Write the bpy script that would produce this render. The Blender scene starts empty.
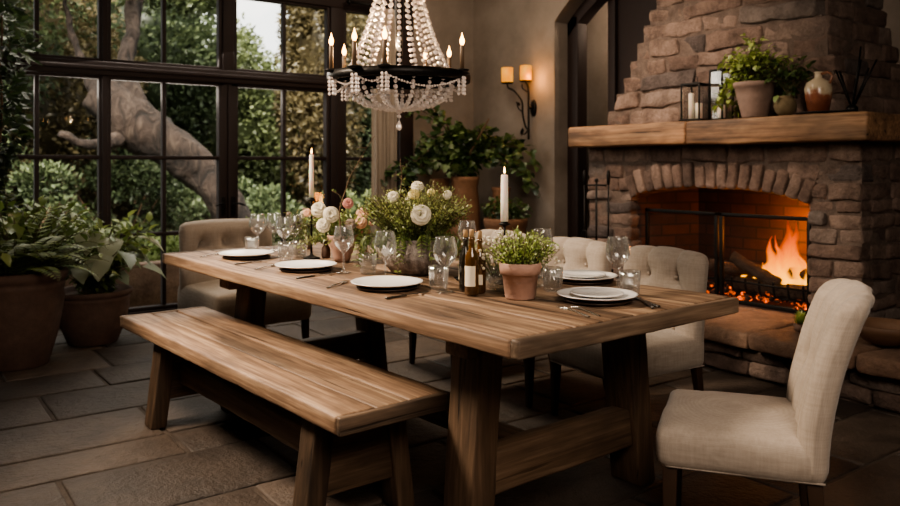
import bpy, bmesh, math, random
from mathutils import Vector, Matrix, noise
PI = math.pi
scene = bpy.context.scene
col = scene.collection
rng = random.Random(11)
V = Vector

# ------------------------------------------------------------------ mesh builder
class MB:
    def __init__(s):
        s.v = []; s.f = []; s.r = []; s.sm = []; s.mi = []
    def add(s, vs, fs, rnd=0.5, smooth=True, M=None, mi=0):
        o = len(s.v)
        if M is not None:
            vs = [M @ V(p) for p in vs]
        s.v.extend([tuple(p) for p in vs])
        for f in fs:
            s.f.append(tuple(i + o for i in f)); s.r.append(rnd); s.sm.append(smooth); s.mi.append(mi)
        return s
    def build(s, name, mat, parent=None, loc=None, rz=0.0):
        me = bpy.data.meshes.new(name)
        me.from_pydata(s.v, [], s.f)
        n = len(s.f)
        if n:
            a = me.attributes.new('rnd', 'FLOAT', 'FACE'); a.data.foreach_set('value', s.r)
            me.polygons.foreach_set('use_smooth', s.sm)
            me.polygons.foreach_set('material_index', s.mi)
        for m in (mat if isinstance(mat, (list, tuple)) else [mat]):
            me.materials.append(m)
        me.update()
        o = bpy.data.objects.new(name, me); col.objects.link(o)
        if parent is not None: o.parent = parent
        if loc is not None: o.location = loc
        if rz: o.rotation_euler = (0, 0, rz)
        return o

def T(x, y, z): return Matrix.Translation((x, y, z))
def RX(a): return Matrix.Rotation(a, 4, 'X')
def RY(a): return Matrix.Rotation(a, 4, 'Y')
def RZ(a): return Matrix.Rotation(a, 4, 'Z')

def axis_pts(h, r, n):
    r = min(r, h * 0.98)
    pts = [-h]
    if r > 1e-5: pts += [-h + r * 0.35, -h + r]
    inner = h - r
    for i in range(1, n): pts.append(-inner + 2 * inner * i / n)
    if r > 1e-5: pts += [h - r, h - r * 0.35]
    pts.append(h)
    out = [pts[0]]
    for p in pts[1:]:
        if p - out[-1] > 1e-6: out.append(p)
    return out

def gbox(size, n=(1, 1, 1), r=0.01, amp=0.0, freq=4.0, seed=0.0, fn=None):
    """rounded box on a grid, centred, with optional noise and a deform function -> verts, faces"""
    hx, hy, hz = size[0] / 2, size[1] / 2, size[2] / 2
    rr = min(r, hx * 0.98, hy * 0.98, hz * 0.98)
    ax = axis_pts(hx, rr, n[0]); ay = axis_pts(hy, rr, n[1]); az = axis_pts(hz, rr, n[2])
    idx = {}; vs = []; fs = []
    def vid(i, j, k):
        key = (i, j, k)
        if key in idx: return idx[key]
        p = V((ax[i], ay[j], az[k]))
        if rr > 1e-5:
            q = V((max(-hx + rr, min(hx - rr, p.x)), max(-hy + rr, min(hy - rr, p.y)), max(-hz + rr, min(hz - rr, p.z))))
            d = p - q
            if d.length > 1e-9: p = q + d.normalized() * rr
        if amp:
            w = noise.noise_vector((p + V((seed * 3.1, seed * 1.7, seed * 5.3))) * freq)
            w2 = noise.noise_vector((p + V((seed, seed * 2.7, seed))) * freq * 3.1)
            p = p + w * amp + w2 * amp * 0.45
        if fn: p = fn(p)
        idx[key] = len(vs); vs.append(p); return idx[key]
    I, J, K = len(ax), len(ay), len(az)
    for i in range(I - 1):
        for j in range(J - 1):
            fs.append((vid(i, j, 0), vid(i, j + 1, 0), vid(i + 1, j + 1, 0), vid(i + 1, j, 0)))
            fs.append((vid(i, j, K - 1), vid(i + 1, j, K - 1), vid(i + 1, j + 1, K - 1), vid(i, j + 1, K - 1)))
    for i in range(I - 1):
        for k in range(K - 1):
            fs.append((vid(i, 0, k), vid(i + 1, 0, k), vid(i + 1, 0, k + 1), vid(i, 0, k + 1)))
            fs.append((vid(i, J - 1, k), vid(i, J - 1, k + 1), vid(i + 1, J - 1, k + 1), vid(i + 1, J - 1, k)))
    for j in range(J - 1):
        for k in range(K - 1):
            fs.append((vid(0, j, k), vid(0, j, k + 1), vid(0, j + 1, k + 1), vid(0, j + 1, k)))
            fs.append((vid(I - 1, j, k), vid(I - 1, j + 1, k), vid(I - 1, j + 1, k + 1), vid(I - 1, j, k + 1)))
    return vs, fs

def box(mb, x0, x1, y0, y1, z0, z1, r=0.004, n=(1, 1, 1), amp=0, freq=4, seed=0, rnd=0.5, smooth=True, M=None, mi=0, fn=None):
    vs, fs = gbox((abs(x1 - x0), abs(y1 - y0), abs(z1 - z0)), n, r, amp, freq, seed, fn)
    c = V(((x0 + x1) / 2, (y0 + y1) / 2, (z0 + z1) / 2))
    vs = [p + c for p in vs]
    mb.add(vs, fs, rnd, smooth, M, mi)

def tube(mb, pts, rad, seg=8, rnd=0.5, caps=True, M=None, mi=0, smooth=True):
    pts = [V(p) for p in pts]; n = len(pts)
    if not isinstance(rad, (list, tuple)): rad = [rad] * n
    vs = []; fs = []
    up = V((0, 0, 1))
    t0 = (pts[1] - pts[0]).normalized()
    ref = up if abs(t0.z) < 0.9 else V((1, 0, 0))
    u = t0.cross(ref).normalized()
    for i, p in enumerate(pts):
        t = (pts[min(i + 1, n - 1)] - pts[max(i - 1, 0)]).normalized()
        u = (u - t * u.dot(t))
        if u.length < 1e-6: u = t.orthogonal()
        u.normalize(); w = t.cross(u)
        for k in range(seg):
            a = 2 * PI * k / seg
            vs.append(p + (u * math.cos(a) + w * math.sin(a)) * rad[i])
    for i in range(n - 1):
        for k in range(seg):
            a, b = i * seg + k, i * seg + (k + 1) % seg
            fs.append((a, b, b + seg, a + seg))
    if caps:
        fs.append(tuple(range(seg - 1, -1, -1))); fs.append(tuple((n - 1) * seg + k for k in range(seg)))
    mb.add(vs, fs, rnd, smooth, M, mi)

def lathe(mb, prof, seg=24, c=(0, 0, 0), rnd=0.5, M=None, mi=0, smooth=True, wob=0.0, fn=None):
    vs = []; fs = []; n = len(prof)
    for (r, z) in prof:
        for k in range(seg):
            a = 2 * PI * k / seg
            q = r * (1 + wob * noise.noise(V((math.cos(a) * 2, math.sin(a) * 2, z * 9))))
            p = V((c[0] + q * math.cos(a), c[1] + q * math.sin(a), c[2] + z))
            vs.append(fn(p, a) if fn else p)
    for i in range(n - 1):
        for k in range(seg):
            a, b = i * seg + k, i * seg + (k + 1) % seg
            fs.append((a, b, b + seg, a + seg))
    if prof[0][0] > 1e-6: fs.append(tuple(range(seg - 1, -1, -1)))
    if prof[-1][0] > 1e-6: fs.append(tuple((n - 1) * seg + k for k in range(seg)))
    mb.add(vs, fs, rnd, smooth, M, mi)

ICO = None
def gem(mb, c, r, rnd=0.5, sz=1.0, smooth=False):
    global ICO
    if ICO is None:
        bm = bmesh.new(); bmesh.ops.create_icosphere(bm, subdivisions=1, radius=1)
        bm.verts.index_update()
        ICO = ([v.co.copy() for v in bm.verts], [tuple(v.index for v in f.verts) for f in bm.faces]); bm.free()
    vs = [(c[0] + p.x * r, c[1] + p.y * r, c[2] + p.z * r * sz) for p in ICO[0]]
    mb.add(vs, ICO[1], rnd, smooth)

def sphere(mb, c, r, seg=16, rings=10, sz=1.0, rnd=0.5):
    lathe(mb, [(r * math.sin(PI * i / rings), -r * sz * math.cos(PI * i / rings)) for i in range(rings + 1)], seg, c, rnd)

def bez(a, b, c, d, n):
    a, b, c, d = V(a), V(b), V(c), V(d); out = []
    for i in range(n + 1):
        t = i / n; s = 1 - t
        out.append(a * s ** 3 + b * 3 * s * s * t + c * 3 * s * t * t + d * t ** 3)
    return out

def smoothpath(pts, n=6):
    P = [V(p) for p in pts]; out = []
    for i in range(len(P) - 1):
        p0 = P[max(i - 1, 0)]; p1 = P[i]; p2 = P[i + 1]; p3 = P[min(i + 2, len(P) - 1)]
        for k in range(n):
            t = k / n
            out.append(0.5 * ((2 * p1) + (p2 - p0) * t + (2 * p0 - 5 * p1 + 4 * p2 - p3) * t * t + (3 * p1 - p0 - 3 * p2 + p3) * t ** 3))
    out.append(P[-1]); return out

def lerpl(xs, m):
    """resample list xs to m entries"""
    out = []
    for i in range(m):
        t = i / (m - 1) * (len(xs) - 1); k = min(int(t), len(xs) - 2); out.append(xs[k] + (xs[k + 1] - xs[k]) * (t - k))
    return out

# ------------------------------------------------------------------ leaves
def frame_of(d, roll=0.0):
    d = V(d).normalized()
    s = d.cross(V((0, 0, 1)))
    if s.length < 1e-3: s = V((1, 0, 0))
    s.normalize(); n = s.cross(d)
    s2 = s * math.cos(roll) + n * math.sin(roll); n2 = s2.cross(d)
    return d, s2, n2

def leaf(mb, p, d, L, W, rnd, droop=0.2, roll=0.0, fold=0.15):
    d, s, n = frame_of(d, roll); p = V(p)
    def at(t, w, h=0.0): return p + d * (L * t) + s * (W * w) + n * (h * W - droop * L * t * t)
    vs = [at(0, 0), at(.35, -.5, fold), at(.35, 0), at(.35, .5, fold), at(.72, -.36, fold), at(.72, 0), at(.72, .36, fold), at(1, 0)]
    mb.add(vs, [(0, 2, 1), (0, 3, 2), (1, 2, 5, 4), (2, 3, 6, 5), (4, 5, 7), (5, 6, 7)], rnd, True)

def ivyleaf(mb, p, d, L, rnd, roll=0.0):
    d, s, n = frame_of(d, roll); p = V(p)
    prof = [(0, 0), (-.05, -.28), (.22, -.52), (.42, -.26), (.62, -.34), (1, 0), (.62, .34), (.42, .26), (.22, .52), (-.05, .28)]
    vs = [p + d * (L * a) + s * (L * b) - n * (L * 0.25 * (a * a + abs(b) * .5)) for a, b in prof] + [p + d * L * .3 + n * L * .03]
    k = len(prof)
    mb.add(vs, [(i, (i + 1) % k, k) for i in range(k)], rnd, False)

def qleaf(mb, p, d, L, W, rnd, roll=0.0):
    d, s, n = frame_of(d, roll); p = V(p)
    mb.add([p, p + d * L * .45 - s * W * .5 + n * W * .1, p + d * L, p + d * L * .45 + s * W * .5 + n * W * .1], [(0, 3, 2, 1)], rnd, False)

def rdir(g, zb=0.0):
    while True:
        v = V((g.uniform(-1, 1), g.uniform(-1, 1), g.uniform(-1, 1)))
        if 0.05 < v.length < 1: v.normalize(); v.z += zb; return v.normalized()

def scatter(mb, c, rad, n, size, g, kind='q', shell=0.5, zb=0.1, clump=0, asp=0.55):
    c = V(c)
    cl = [(V((x.x * rad[0], x.y * rad[1], x.z * rad[2])) * g.uniform(.45, .95), g.uniform(.2, .45)) for x in (rdir(g) for _ in range(clump))]
    for i in range(n):
        if cl:
            o, k = cl[i % len(cl)]; q = rdir(g); t = g.uniform(.3, 1) ** .5
            p = c + o + V((q.x * rad[0], q.y * rad[1], q.z * rad[2])) * t * k; base = q
        else:
            q = rdir(g); t = (shell + (1 - shell) * g.random()); base = q
            p = c + V((q.x * rad[0], q.y * rad[1], q.z * rad[2])) * t
        d = (base * 0.7 + rdir(g, zb) * 0.8).normalized()
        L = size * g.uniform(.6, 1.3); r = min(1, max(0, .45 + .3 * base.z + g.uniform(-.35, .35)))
        if kind == 'q': qleaf(mb, p, d, L, L * asp, r, g.uniform(-1.5, 1.5))
        elif kind == 'i': ivyleaf(mb, p, d, L, r, g.uniform(-1, 1))
        else: leaf(mb, p, d, L, L * asp, r, g.uniform(.1, .5), g.uniform(-1, 1))

def bloom(mb, c, r, up, layers=5, g=rng, cup=1.0):
    """flower head: a dome whose surface is wound into overlapping petals"""
    d, s, n = frame_of(up); c = V(c); NR, NA = 26, 30; ph = g.uniform(0, 6.28); ball = layers >= 6
    span = PI * (.80 if ball else .62); vs = []; dep = []
    for i in range(NR + 1):
        q = i / NR
        for k in range(NA):
            a = 2 * PI * k / NA
            w = q * (layers * .9) + a / (2 * PI) + .16 * math.sin(a * 3 + ph + q * 5) + .10 * math.sin(a * 5 - ph)
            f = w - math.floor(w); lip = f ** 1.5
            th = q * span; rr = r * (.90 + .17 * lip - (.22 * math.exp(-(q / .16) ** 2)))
            if not ball: rr *= 1 + .10 * q
            h = math.cos(th) * rr * (1 if ball else .80)
            vs.append(c + (s * math.cos(a) + n * math.sin(a)) * math.sin(th) * rr + d * h); dep.append(.15 + .85 * lip)  # grooves between petals get a darker colour, as crease shade
    for i in range(NR):
        for k in range(NA):
            k2 = (k + 1) % NA; mb.add([vs[i * NA + k], vs[i * NA + k2], vs[(i + 1) * NA + k2], vs[(i + 1) * NA + k]], [(0, 3, 2, 1)], dep[i * NA + k], False)

# ------------------------------------------------------------------ object helpers
def tag(o, label, cat, group=None, kind=None):
    o['label'] = label; o['category'] = cat
    if group: o['group'] = group
    if kind: o['kind'] = kind
    return o
def thing(name, label, cat, loc=(0, 0, 0), rz=0.0, group=None, kind=None):
    o = bpy.data.objects.new(name, None); col.objects.link(o)
    o.empty_display_size = .1; o.location = loc; o.rotation_euler = (0, 0, rz)
    return tag(o, label, cat, group, kind)
def struct(o):
    o['kind'] = 'structure'; return o
def copy_tree(o, parent=None):
    c = o.copy(); col.objects.link(c)
    if parent is not None: c.parent = parent
    for ch in list(o.children): copy_tree(ch, c)
    return c
def dup(o, loc, rz, label, group=None):
    c = copy_tree(o); c.location = loc; c.rotation_euler = (0, 0, rz); c['label'] = label
    if group: c['group'] = group
    return c

# ------------------------------------------------------------------ materials
class NT:
    def __init__(s, name):
        s.m = bpy.data.materials.new(name); s.m.use_nodes = True; s.t = s.m.node_tree; s.t.nodes.clear()
        s.out = s.t.nodes.new('ShaderNodeOutputMaterial')
    def n(s, typ, props=None, **inp):
        nd = s.t.nodes.new('ShaderNode' + typ)
        for k, v in (props or {}).items(): setattr(nd, k, v)
        for k, v in inp.items():
            s.set(nd, k.replace('_', ' '), v)
        return nd
    def set(s, nd, key, v):
        i = nd.inputs[int(key)] if key.isdigit() else nd.inputs[key]
        if isinstance(v, bpy.types.NodeSocket): s.t.links.new(v, i)
        elif isinstance(v, bpy.types.Node): s.t.links.new(v.outputs[0], i)
        else:
            if isinstance(v, (tuple, list)) and len(v) == 3 and i.type == 'RGBA': v = (*v, 1)
            i.default_value = v
    def surf(s, nd): s.t.links.new(nd.outputs[0], s.out.inputs[0]); return s.m
    def math(s, op, a, b=0.5):
        nd = s.t.nodes.new('ShaderNodeMath'); nd.operation = op; s.set(nd, '0', a); s.set(nd, '1', b); return nd.outputs[0]
    def ramp(s, fac, stops, interp='LINEAR'):
        nd = s.t.nodes.new('ShaderNodeValToRGB'); nd.color_ramp.interpolation = interp
        e = nd.color_ramp.elements
        while len(e) < len(stops): e.new(0.5)
        for i, (p, c) in enumerate(stops):
            e[i].position = p; e[i].color = (*c, 1) if len(c) == 3 else c
        s.set(nd, 'Fac', fac); return nd.outputs[0]
    def mix(s, fac, a, b, mode='MIX'):
        nd = s.t.nodes.new('ShaderNodeMix'); nd.data_type = 'RGBA'; nd.blend_type = mode
        s.set(nd, '0', fac)
        for k, v in (('6', a), ('7', b)):
            if isinstance(v, (tuple, list)) and len(v) == 3: v = (*v, 1)
            s.set(nd, k, v)
        return nd.outputs[2]
    def obj(s): return s.n('TexCoord').outputs['Object']
    def rnd(s): return s.n('Attribute', dict(attribute_name='rnd')).outputs['Fac']
    def map(s, vec, sc=(1, 1, 1), loc=None):
        nd = s.n('Mapping'); s.set(nd, 'Vector', vec); s.set(nd, 'Scale', sc)
        if loc is not None: s.set(nd, 'Location', loc)
        return nd.outputs[0]
    def noise(s, vec, scale, detail=3, rough=.55, dist=0):
        return s.n('TexNoise', None, Vector=vec, Scale=scale, Detail=detail, Roughness=rough, Distortion=dist).outputs[0]
    def bump(s, h, strength=.3, dist=.01):
        return s.n('Bump', None, Height=h, Strength=strength, Distance=dist).outputs[0]

def simple(name, color, rough=.5, metal=0.0, bump=None, var=.0, **kw):
    t = NT(name); b = t.n('BsdfPrincipled', None, Roughness=rough, Metallic=metal, **kw)
    if var:
        c = t.mix(t.noise(t.obj(), 18, 4), tuple(x * (1 - var) for x in color), tuple(min(1, x * (1 + var)) for x in color))
        t.set(b, 'Base Color', c)
    else: t.set(b, 'Base Color', color)
    if bump: t.set(b, 'Normal', t.bump(t.noise(t.obj(), bump[0], 4), bump[1], .01))
    return t.surf(b)

def wood(name, dark, mid, light, axis='y', scale=1.0, rough=.62, stain=.62, bstr=.6):
    t = NT(name); o = t.obj(); r = t.rnd()
    off = t.n('CombineXYZ', None, X=t.math('MULTIPLY', r, 7.0), Y=t.math('MULTIPLY', r, 13.0), Z=t.math('MULTIPLY', r, 3.0))
    va = t.n('VectorMath', dict(operation='ADD')); t.set(va, '0', o); t.set(va, '1', off.outputs[0]); v = va.outputs[0]
    def sc(a, l): return tuple(l * scale if ax == axis else a * scale for ax in 'xyz')
    g1 = t.noise(t.map(v, sc(13, .8)), 1, 7, .68, .8)
    g2 = t.noise(t.map(v, sc(55, 2.2)), 1, 4, .6, .4)
    g3 = t.noise(t.map(v, sc(4, 1.2)), 1, 4, .6, .3)
    f = t.math('ADD', t.math('MULTIPLY', g1, .55), t.math('MULTIPLY', g2, .45))
    c = t.ramp(f, [(.36, dark), (.5, mid), (.63, light)])
    c = t.mix(t.math('MULTIPLY', r, .5), c, t.mix(.5, c, mid), 'MIX')
    val = t.n('HueSaturation', None, Color=c, Saturation=.95); t.set(val, 'Value', t.math('ADD', t.math('MULTIPLY', r, .75), .58)); c = val.outputs[0]
    st = t.ramp(g3, [(.47, (1, 1, 1)), (.66, (1 - stain, 1 - stain, 1 - stain))])
    c = t.mix(1, c, st, 'MULTIPLY')
    cr = t.noise(t.map(v, sc(30, .6)), 1, 3, .5, .5)
    crk = t.ramp(cr, [(.29, (.2, .17, .14)), (.35, (1, 1, 1))])
    c = t.mix(1, c, crk, 'MULTIPLY')
    h = t.math('ADD', t.math('MULTIPLY', f, .7), t.math('MULTIPLY', crk, .5))
    b = t.n('BsdfPrincipled', None, Roughness=t.math('ADD', t.math('MULTIPLY', g2, -.25), rough + .12)); t.set(b, 'Base Color', c); t.set(b, 'Normal', t.bump(h, bstr, .006))
    return t.surf(b)

def stone(name, stops, scale=6, rough=.85, bstr=.7, grime=(.55, .5, .48)):
    t = NT(name); o = t.obj(); r = t.rnd()
    c = t.ramp(r, stops)
    n1 = t.noise(o, scale, 6, .65); n2 = t.noise(o, scale * 7, 5, .7)
    c = t.mix(1, c, t.ramp(n1, [(.3, grime), (.62, (1.15, 1.12, 1.1))]), 'MULTIPLY')
    c = t.mix(.6, c, t.ramp(n2, [(.3, (.6, .58, .56)), (.7, (1.15, 1.15, 1.15))]), 'MULTIPLY')
    b = t.n('BsdfPrincipled', None, Roughness=rough); t.set(b, 'Base Color', c)
    t.set(b, 'Normal', t.bump(t.math('ADD', n1, t.math('MULTIPLY', n2, .7)), bstr, .03))
    return t.surf(b)

def leafmat(name, dark, mid, light, trans=.3, gloss=.08):
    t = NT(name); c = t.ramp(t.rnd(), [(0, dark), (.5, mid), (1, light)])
    d = t.n('BsdfDiffuse', None, Color=c); tr = t.n('BsdfTranslucent', None, Color=c); gl = t.n('BsdfGlossy', None, Roughness=.4)
    m1 = t.n('MixShader', None, Fac=trans); t.set(m1, '1', d); t.set(m1, '2', tr)
    m2 = t.n('MixShader', None, Fac=gloss); t.set(m2, '1', m1); t.set(m2, '2', gl)
    return t.surf(m2)

def emis(name, color, s):
    t = NT(name); return t.surf(t.n('Emission', None, Color=color, Strength=s))

def thinglass(name, tint=(1, 1, 1), lo=.06, rough=.02, haze=0.0, fk=.55):
    """clear thin-walled glass: transparent with fresnel reflection"""
    t = NT(name); tr = t.n('BsdfTransparent', None, Color=tint); g = t.n('BsdfGlossy', None, Roughness=rough, Color=(1, 1, 1))
    lw = t.n('LayerWeight', None, Blend=.35); f = t.math('ADD', t.math('MULTIPLY', lw.outputs['Facing'], fk), lo)
    m = t.n('MixShader', None, Fac=f); t.set(m, '1', tr); t.set(m, '2', g)
    if haze:
        d = t.n('BsdfTranslucent', None, Color=(.9, .9, .9)); m2 = t.n('MixShader', None, Fac=haze); t.set(m2, '1', m); t.set(m2, '2', d); m = m2
    return t.surf(m)

WOOD_T = wood('table_wood', (.070, .038, .021), (.215, .130, .076), (.405, .280, .176), 'y', 1.0)
WOOD_TE = wood('table_end_wood', (.075, .045, .027), (.20, .13, .082), (.36, .26, .175), 'x', 1.0)
WOOD_TX = wood('beam_wood_x', (.06, .034, .018), (.13, .078, .043), (.22, .14, .085), 'x', 1.0)
WOOD_TY = wood('beam_wood_y', (.06, .034, .018), (.13, .078, .043), (.22, .14, .085), 'y', 1.0)
WOOD_L = wood('post_wood', (.05, .028, .015), (.11, .064, .034), (.19, .115, .068), 'z', 1.0)
WOOD_M = wood('mantel_wood', (.065, .030, .014), (.27, .145, .07), (.42, .25, .13), 'y', .9)
WOOD_D = simple('chair_leg_wood', (.040, .022, .013), .42, var=.3)
PLASTER = None
def mk_plaster():
    t = NT('plaster'); o = t.obj(); n = t.noise(o, 1.6, 6, .65); n2 = t.noise(o, 9, 5, .6)
    c = t.ramp(n, [(.3, (.19, .158, .130)), (.55, (.27, .228, .19)), (.75, (.34, .29, .245))])
    b = t.n('BsdfPrincipled', None, Roughness=.88); t.set(b, 'Base Color', c); t.set(b, 'Normal', t.bump(n2, .25, .02))
    return t.surf(b)
PLASTER = mk_plaster()
FRAME = simple('dark_frame_paint', (.019, .0095, .008), .65, var=.25)
IRON = simple('black_iron', (.012, .011, .010), .45, .7, bump=(60, .2))
CEILM = simple('ceiling_wood', (.06, .045, .035), .8, var=.3)
BRICK = stone('rustic_brick', [(0, (.11, .078, .064)), (.25, (.175, .122, .098)), (.5, (.215, .155, .126)), (.75, (.26, .195, .16)), (.9, (.20, .17, .152)), (1, (.11, .09, .084))], 7, .9, 1.0, (.42, .38, .36))
MORTAR = stone('mortar', [(0, (.15, .115, .095)), (1, (.15, .115, .095))], 12)
HEARTH = stone('hearth_stone', [(0, (.20, .125, .085)), (.5, (.27, .18, .125)), (1, (.24, .175, .135))], 5)
FLOORM = stone('flagstone', [(0, (.042, .031, .024)), (.35, (.060, .045, .035)), (.7, (.076, .057, .044)), (.93, (.088, .066, .05)), (1, (.14, .105, .08))], 3.4, .6, .6, (.5, .47, .45))
GROUT = stone('floor_grout', [(0, (.075, .058, .045)), (1, (.075, .058, .045))], 9)
def mk_firebrick():
    t = NT('firebox_brick'); o = t.obj()
    sw = t.n('SeparateXYZ', None, Vector=o); cb = t.n('CombineXYZ', None, X=t.math('ADD', sw.outputs[0], sw.outputs[1]), Y=sw.outputs[2])
    br = t.n('TexBrick', None, Vector=cb.outputs[0], Color1=(.085, .038, .028), Color2=(.045, .022, .018), Mortar=(.03, .02, .016), Scale=1.0)
    t.set(br, 'Brick Width', .22); t.set(br, 'Row Height', .085); t.set(br, 'Mortar Size', .008)
    b = t.n('BsdfPrincipled', None, Roughness=.9); t.set(b, 'Base Color', t.mix(.5, br.outputs[0], t.ramp(t.noise(o, 6, 5), [(.3, (.2, .2, .2)), (.7, (1.2, 1.2, 1.2))]), 'MULTIPLY'))
    t.set(b, 'Normal', t.bump(t.math('SUBTRACT', 1.0, br.outputs[1]), .6, .01))
    return t.surf(b)
FIREBRICK = mk_firebrick()
def mk_linen(name, c0, c1):
    t = NT(name); o = t.obj(); n = t.noise(o, 260, 2, .5); m = t.noise(o, 5, 4)
    w1 = t.n('TexWave', dict(bands_direction='Z'), Vector=o, Scale=190, Distortion=1.5); w2 = t.n('TexWave', dict(bands_direction='Y'), Vector=o, Scale=190, Distortion=1.5)
    wv = t.math('ADD', t.math('MULTIPLY', w1.outputs[1], .5), t.math('MULTIPLY', w2.outputs[1], .5))
    s1 = t.noise(t.map(o, (14, 14, 150)), 1, 3); s2 = t.noise(t.map(o, (120, 120, 12)), 1, 3); sl = t.math('ADD', t.math('MULTIPLY', s1, .5), t.math('MULTIPLY', s2, .5))
    f = t.math('ADD', t.math('MULTIPLY', sl, .6), t.math('ADD', t.math('MULTIPLY', m, .25), t.math('MULTIPLY', wv, .15)))
    b = t.n('BsdfPrincipled', None, Roughness=.92); t.set(b, 'Base Color', t.ramp(f, [(.30, c0), (.66, c1)])); t.set(b, 'Sheen Weight', .15)
    t.set(b, 'Normal', t.bump(t.math('ADD', sl, t.math('MULTIPLY', n, .4)), .22, .003)); return t.surf(b)
LINEN = mk_linen('beige_linen', (.255, .208, .165), (.415, .350, .288))
CURT = mk_linen('curtain_linen', (.34, .285, .23), (.46, .39, .32))
TERRA = simple('terracotta', (.42, .26, .20), .8, bump=(40, .25), var=.18)
TERRA_D = simple('aged_terracotta', (.115, .068, .049), .8, bump=(25, .4), var=.4)
CLAY = simple('pale_clay', (.30, .205, .15), .8, bump=(30, .3), var=.3)
SOIL = simple('soil', (.02, .014, .009), .95, bump=(60, .8))
CHINA = simple('white_china', (.80, .78, .75), .22)
CHARGER = simple('charger_wood', (.045, .028, .018), .5, var=.3)
STEEL = simple('cutlery_steel', (.62, .60, .57), .22, 1.0)
DARKSTEEL = simple('knife_steel', (.16, .15, .14), .3, 1.0)
WAX = simple('candle_wax', (.82, .76, .66), .5, Subsurface_Weight=.3, Emission_Color=(1, .72, .45, 1), Emission_Strength=.05)
SLEEVE = simple('candle_sleeve', (.11, .07, .04), .6)
FLAME = emis('candle_flame', (1, .52, .16, 1), 12)
BULB = emis('bulb_glow', (1, .50, .15, 1), 12)
GLASSW = thinglass('window_glass', (.95, .95, .94), .006, .02, 0.0, .22)
GLASSD = thinglass('drinking_glass', (.94, .95, .95), .07, .03, .05)
GLASST = thinglass('cut_glass', (.92, .93, .93), .15, .06, .07)
GLASSL = thinglass('lantern_glass', (.92, .91, .89), .01, .06, .02)
def mk_crystal():
    t = NT('crystal'); b = t.n('BsdfPrincipled', None, Roughness=.08, IOR=1.6); t.set(b, 'Base Color', (.80, .69, .62, 1)); t.set(b, 'Transmission Weight', .3)
    t.set(b, 'Emission Color', (1, .80, .64, 1)); t.set(b, 'Emission Strength', .06); t.set(b, 'Specular IOR Level', .9)  # faint emission put into the beads so they look brighter
    return t.surf(b)
CRYSTAL = mk_crystal()
def mk_amber():
    t = NT('amber_glass'); b = t.n('BsdfPrincipled', None, Roughness=.08); t.set(b, 'Base Color', t.ramp(t.noise(t.obj(), 14, 2), [(.3, (.045, .020, .006)), (.7, (.22, .105, .028))])); t.set(b, 'Transmission Weight', .35); t.set(b, 'Coat Weight', .6); return t.surf(b)
AMBER = mk_amber()
def mk_bowl():
    t = NT('hammered_bowl'); o = t.obj(); a = t.noise(t.map(o, (30, 30, 6)), 1, 5, .65); b_ = t.noise(o, 40, 4)
    b = t.n('BsdfPrincipled', None, Roughness=.5); t.set(b, 'Base Color', t.ramp(a, [(.34, (.075, .058, .048)), (.52, (.19, .155, .135)), (.68, (.36, .31, .28))]))
    t.set(b, 'Normal', t.bump(t.math('ADD', a, b_), .9, .012)); return t.surf(b)
BOWLM = mk_bowl()
PAPER = simple('cream_paper', (.70, .62, .48), .8, var=.08)
CORK = simple('cork', (.42, .27, .14), .9, bump=(80, .5), var=.25)
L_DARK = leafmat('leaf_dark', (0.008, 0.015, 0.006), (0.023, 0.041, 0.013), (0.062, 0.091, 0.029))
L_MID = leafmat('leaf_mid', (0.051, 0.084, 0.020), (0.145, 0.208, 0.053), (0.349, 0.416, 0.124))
L_HERB = leafmat('leaf_herb', (0.094, 0.149, 0.027), (0.235, 0.329, 0.070), (0.469, 0.562, 0.173))
L_PALE = leafmat('leaf_pale', (0.146, 0.182, 0.104), (0.306, 0.338, 0.221), (0.495, 0.494, 0.351))
L_FLOR = leafmat('leaf_floral', (0.058, 0.091, 0.020), (0.182, 0.231, 0.066), (0.446, 0.462, 0.165))
L_IVY = leafmat('leaf_ivy', (0.022, 0.049, 0.014), (0.078, 0.136, 0.038), (0.226, 0.314, 0.104))
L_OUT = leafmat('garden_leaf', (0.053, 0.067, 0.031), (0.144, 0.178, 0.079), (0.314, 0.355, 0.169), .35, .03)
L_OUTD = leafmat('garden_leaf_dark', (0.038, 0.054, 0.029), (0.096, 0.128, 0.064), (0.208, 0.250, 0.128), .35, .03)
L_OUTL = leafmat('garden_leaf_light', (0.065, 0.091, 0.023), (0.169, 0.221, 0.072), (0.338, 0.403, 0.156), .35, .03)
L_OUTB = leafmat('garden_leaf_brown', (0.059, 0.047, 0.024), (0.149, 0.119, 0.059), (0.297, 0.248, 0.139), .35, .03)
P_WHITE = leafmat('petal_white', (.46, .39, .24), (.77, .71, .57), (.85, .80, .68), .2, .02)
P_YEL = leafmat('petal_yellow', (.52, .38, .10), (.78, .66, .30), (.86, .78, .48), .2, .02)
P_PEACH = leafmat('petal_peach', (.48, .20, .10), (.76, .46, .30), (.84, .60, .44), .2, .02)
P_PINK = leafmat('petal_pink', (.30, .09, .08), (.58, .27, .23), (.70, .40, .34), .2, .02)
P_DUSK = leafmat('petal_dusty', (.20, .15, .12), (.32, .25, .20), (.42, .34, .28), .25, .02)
STEM = simple('plant_stem', (.10, .085, .035), .8)
TWIG = simple('twig_bark', (.11, .065, .035), .85, bump=(60, .5), var=.3)
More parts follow.
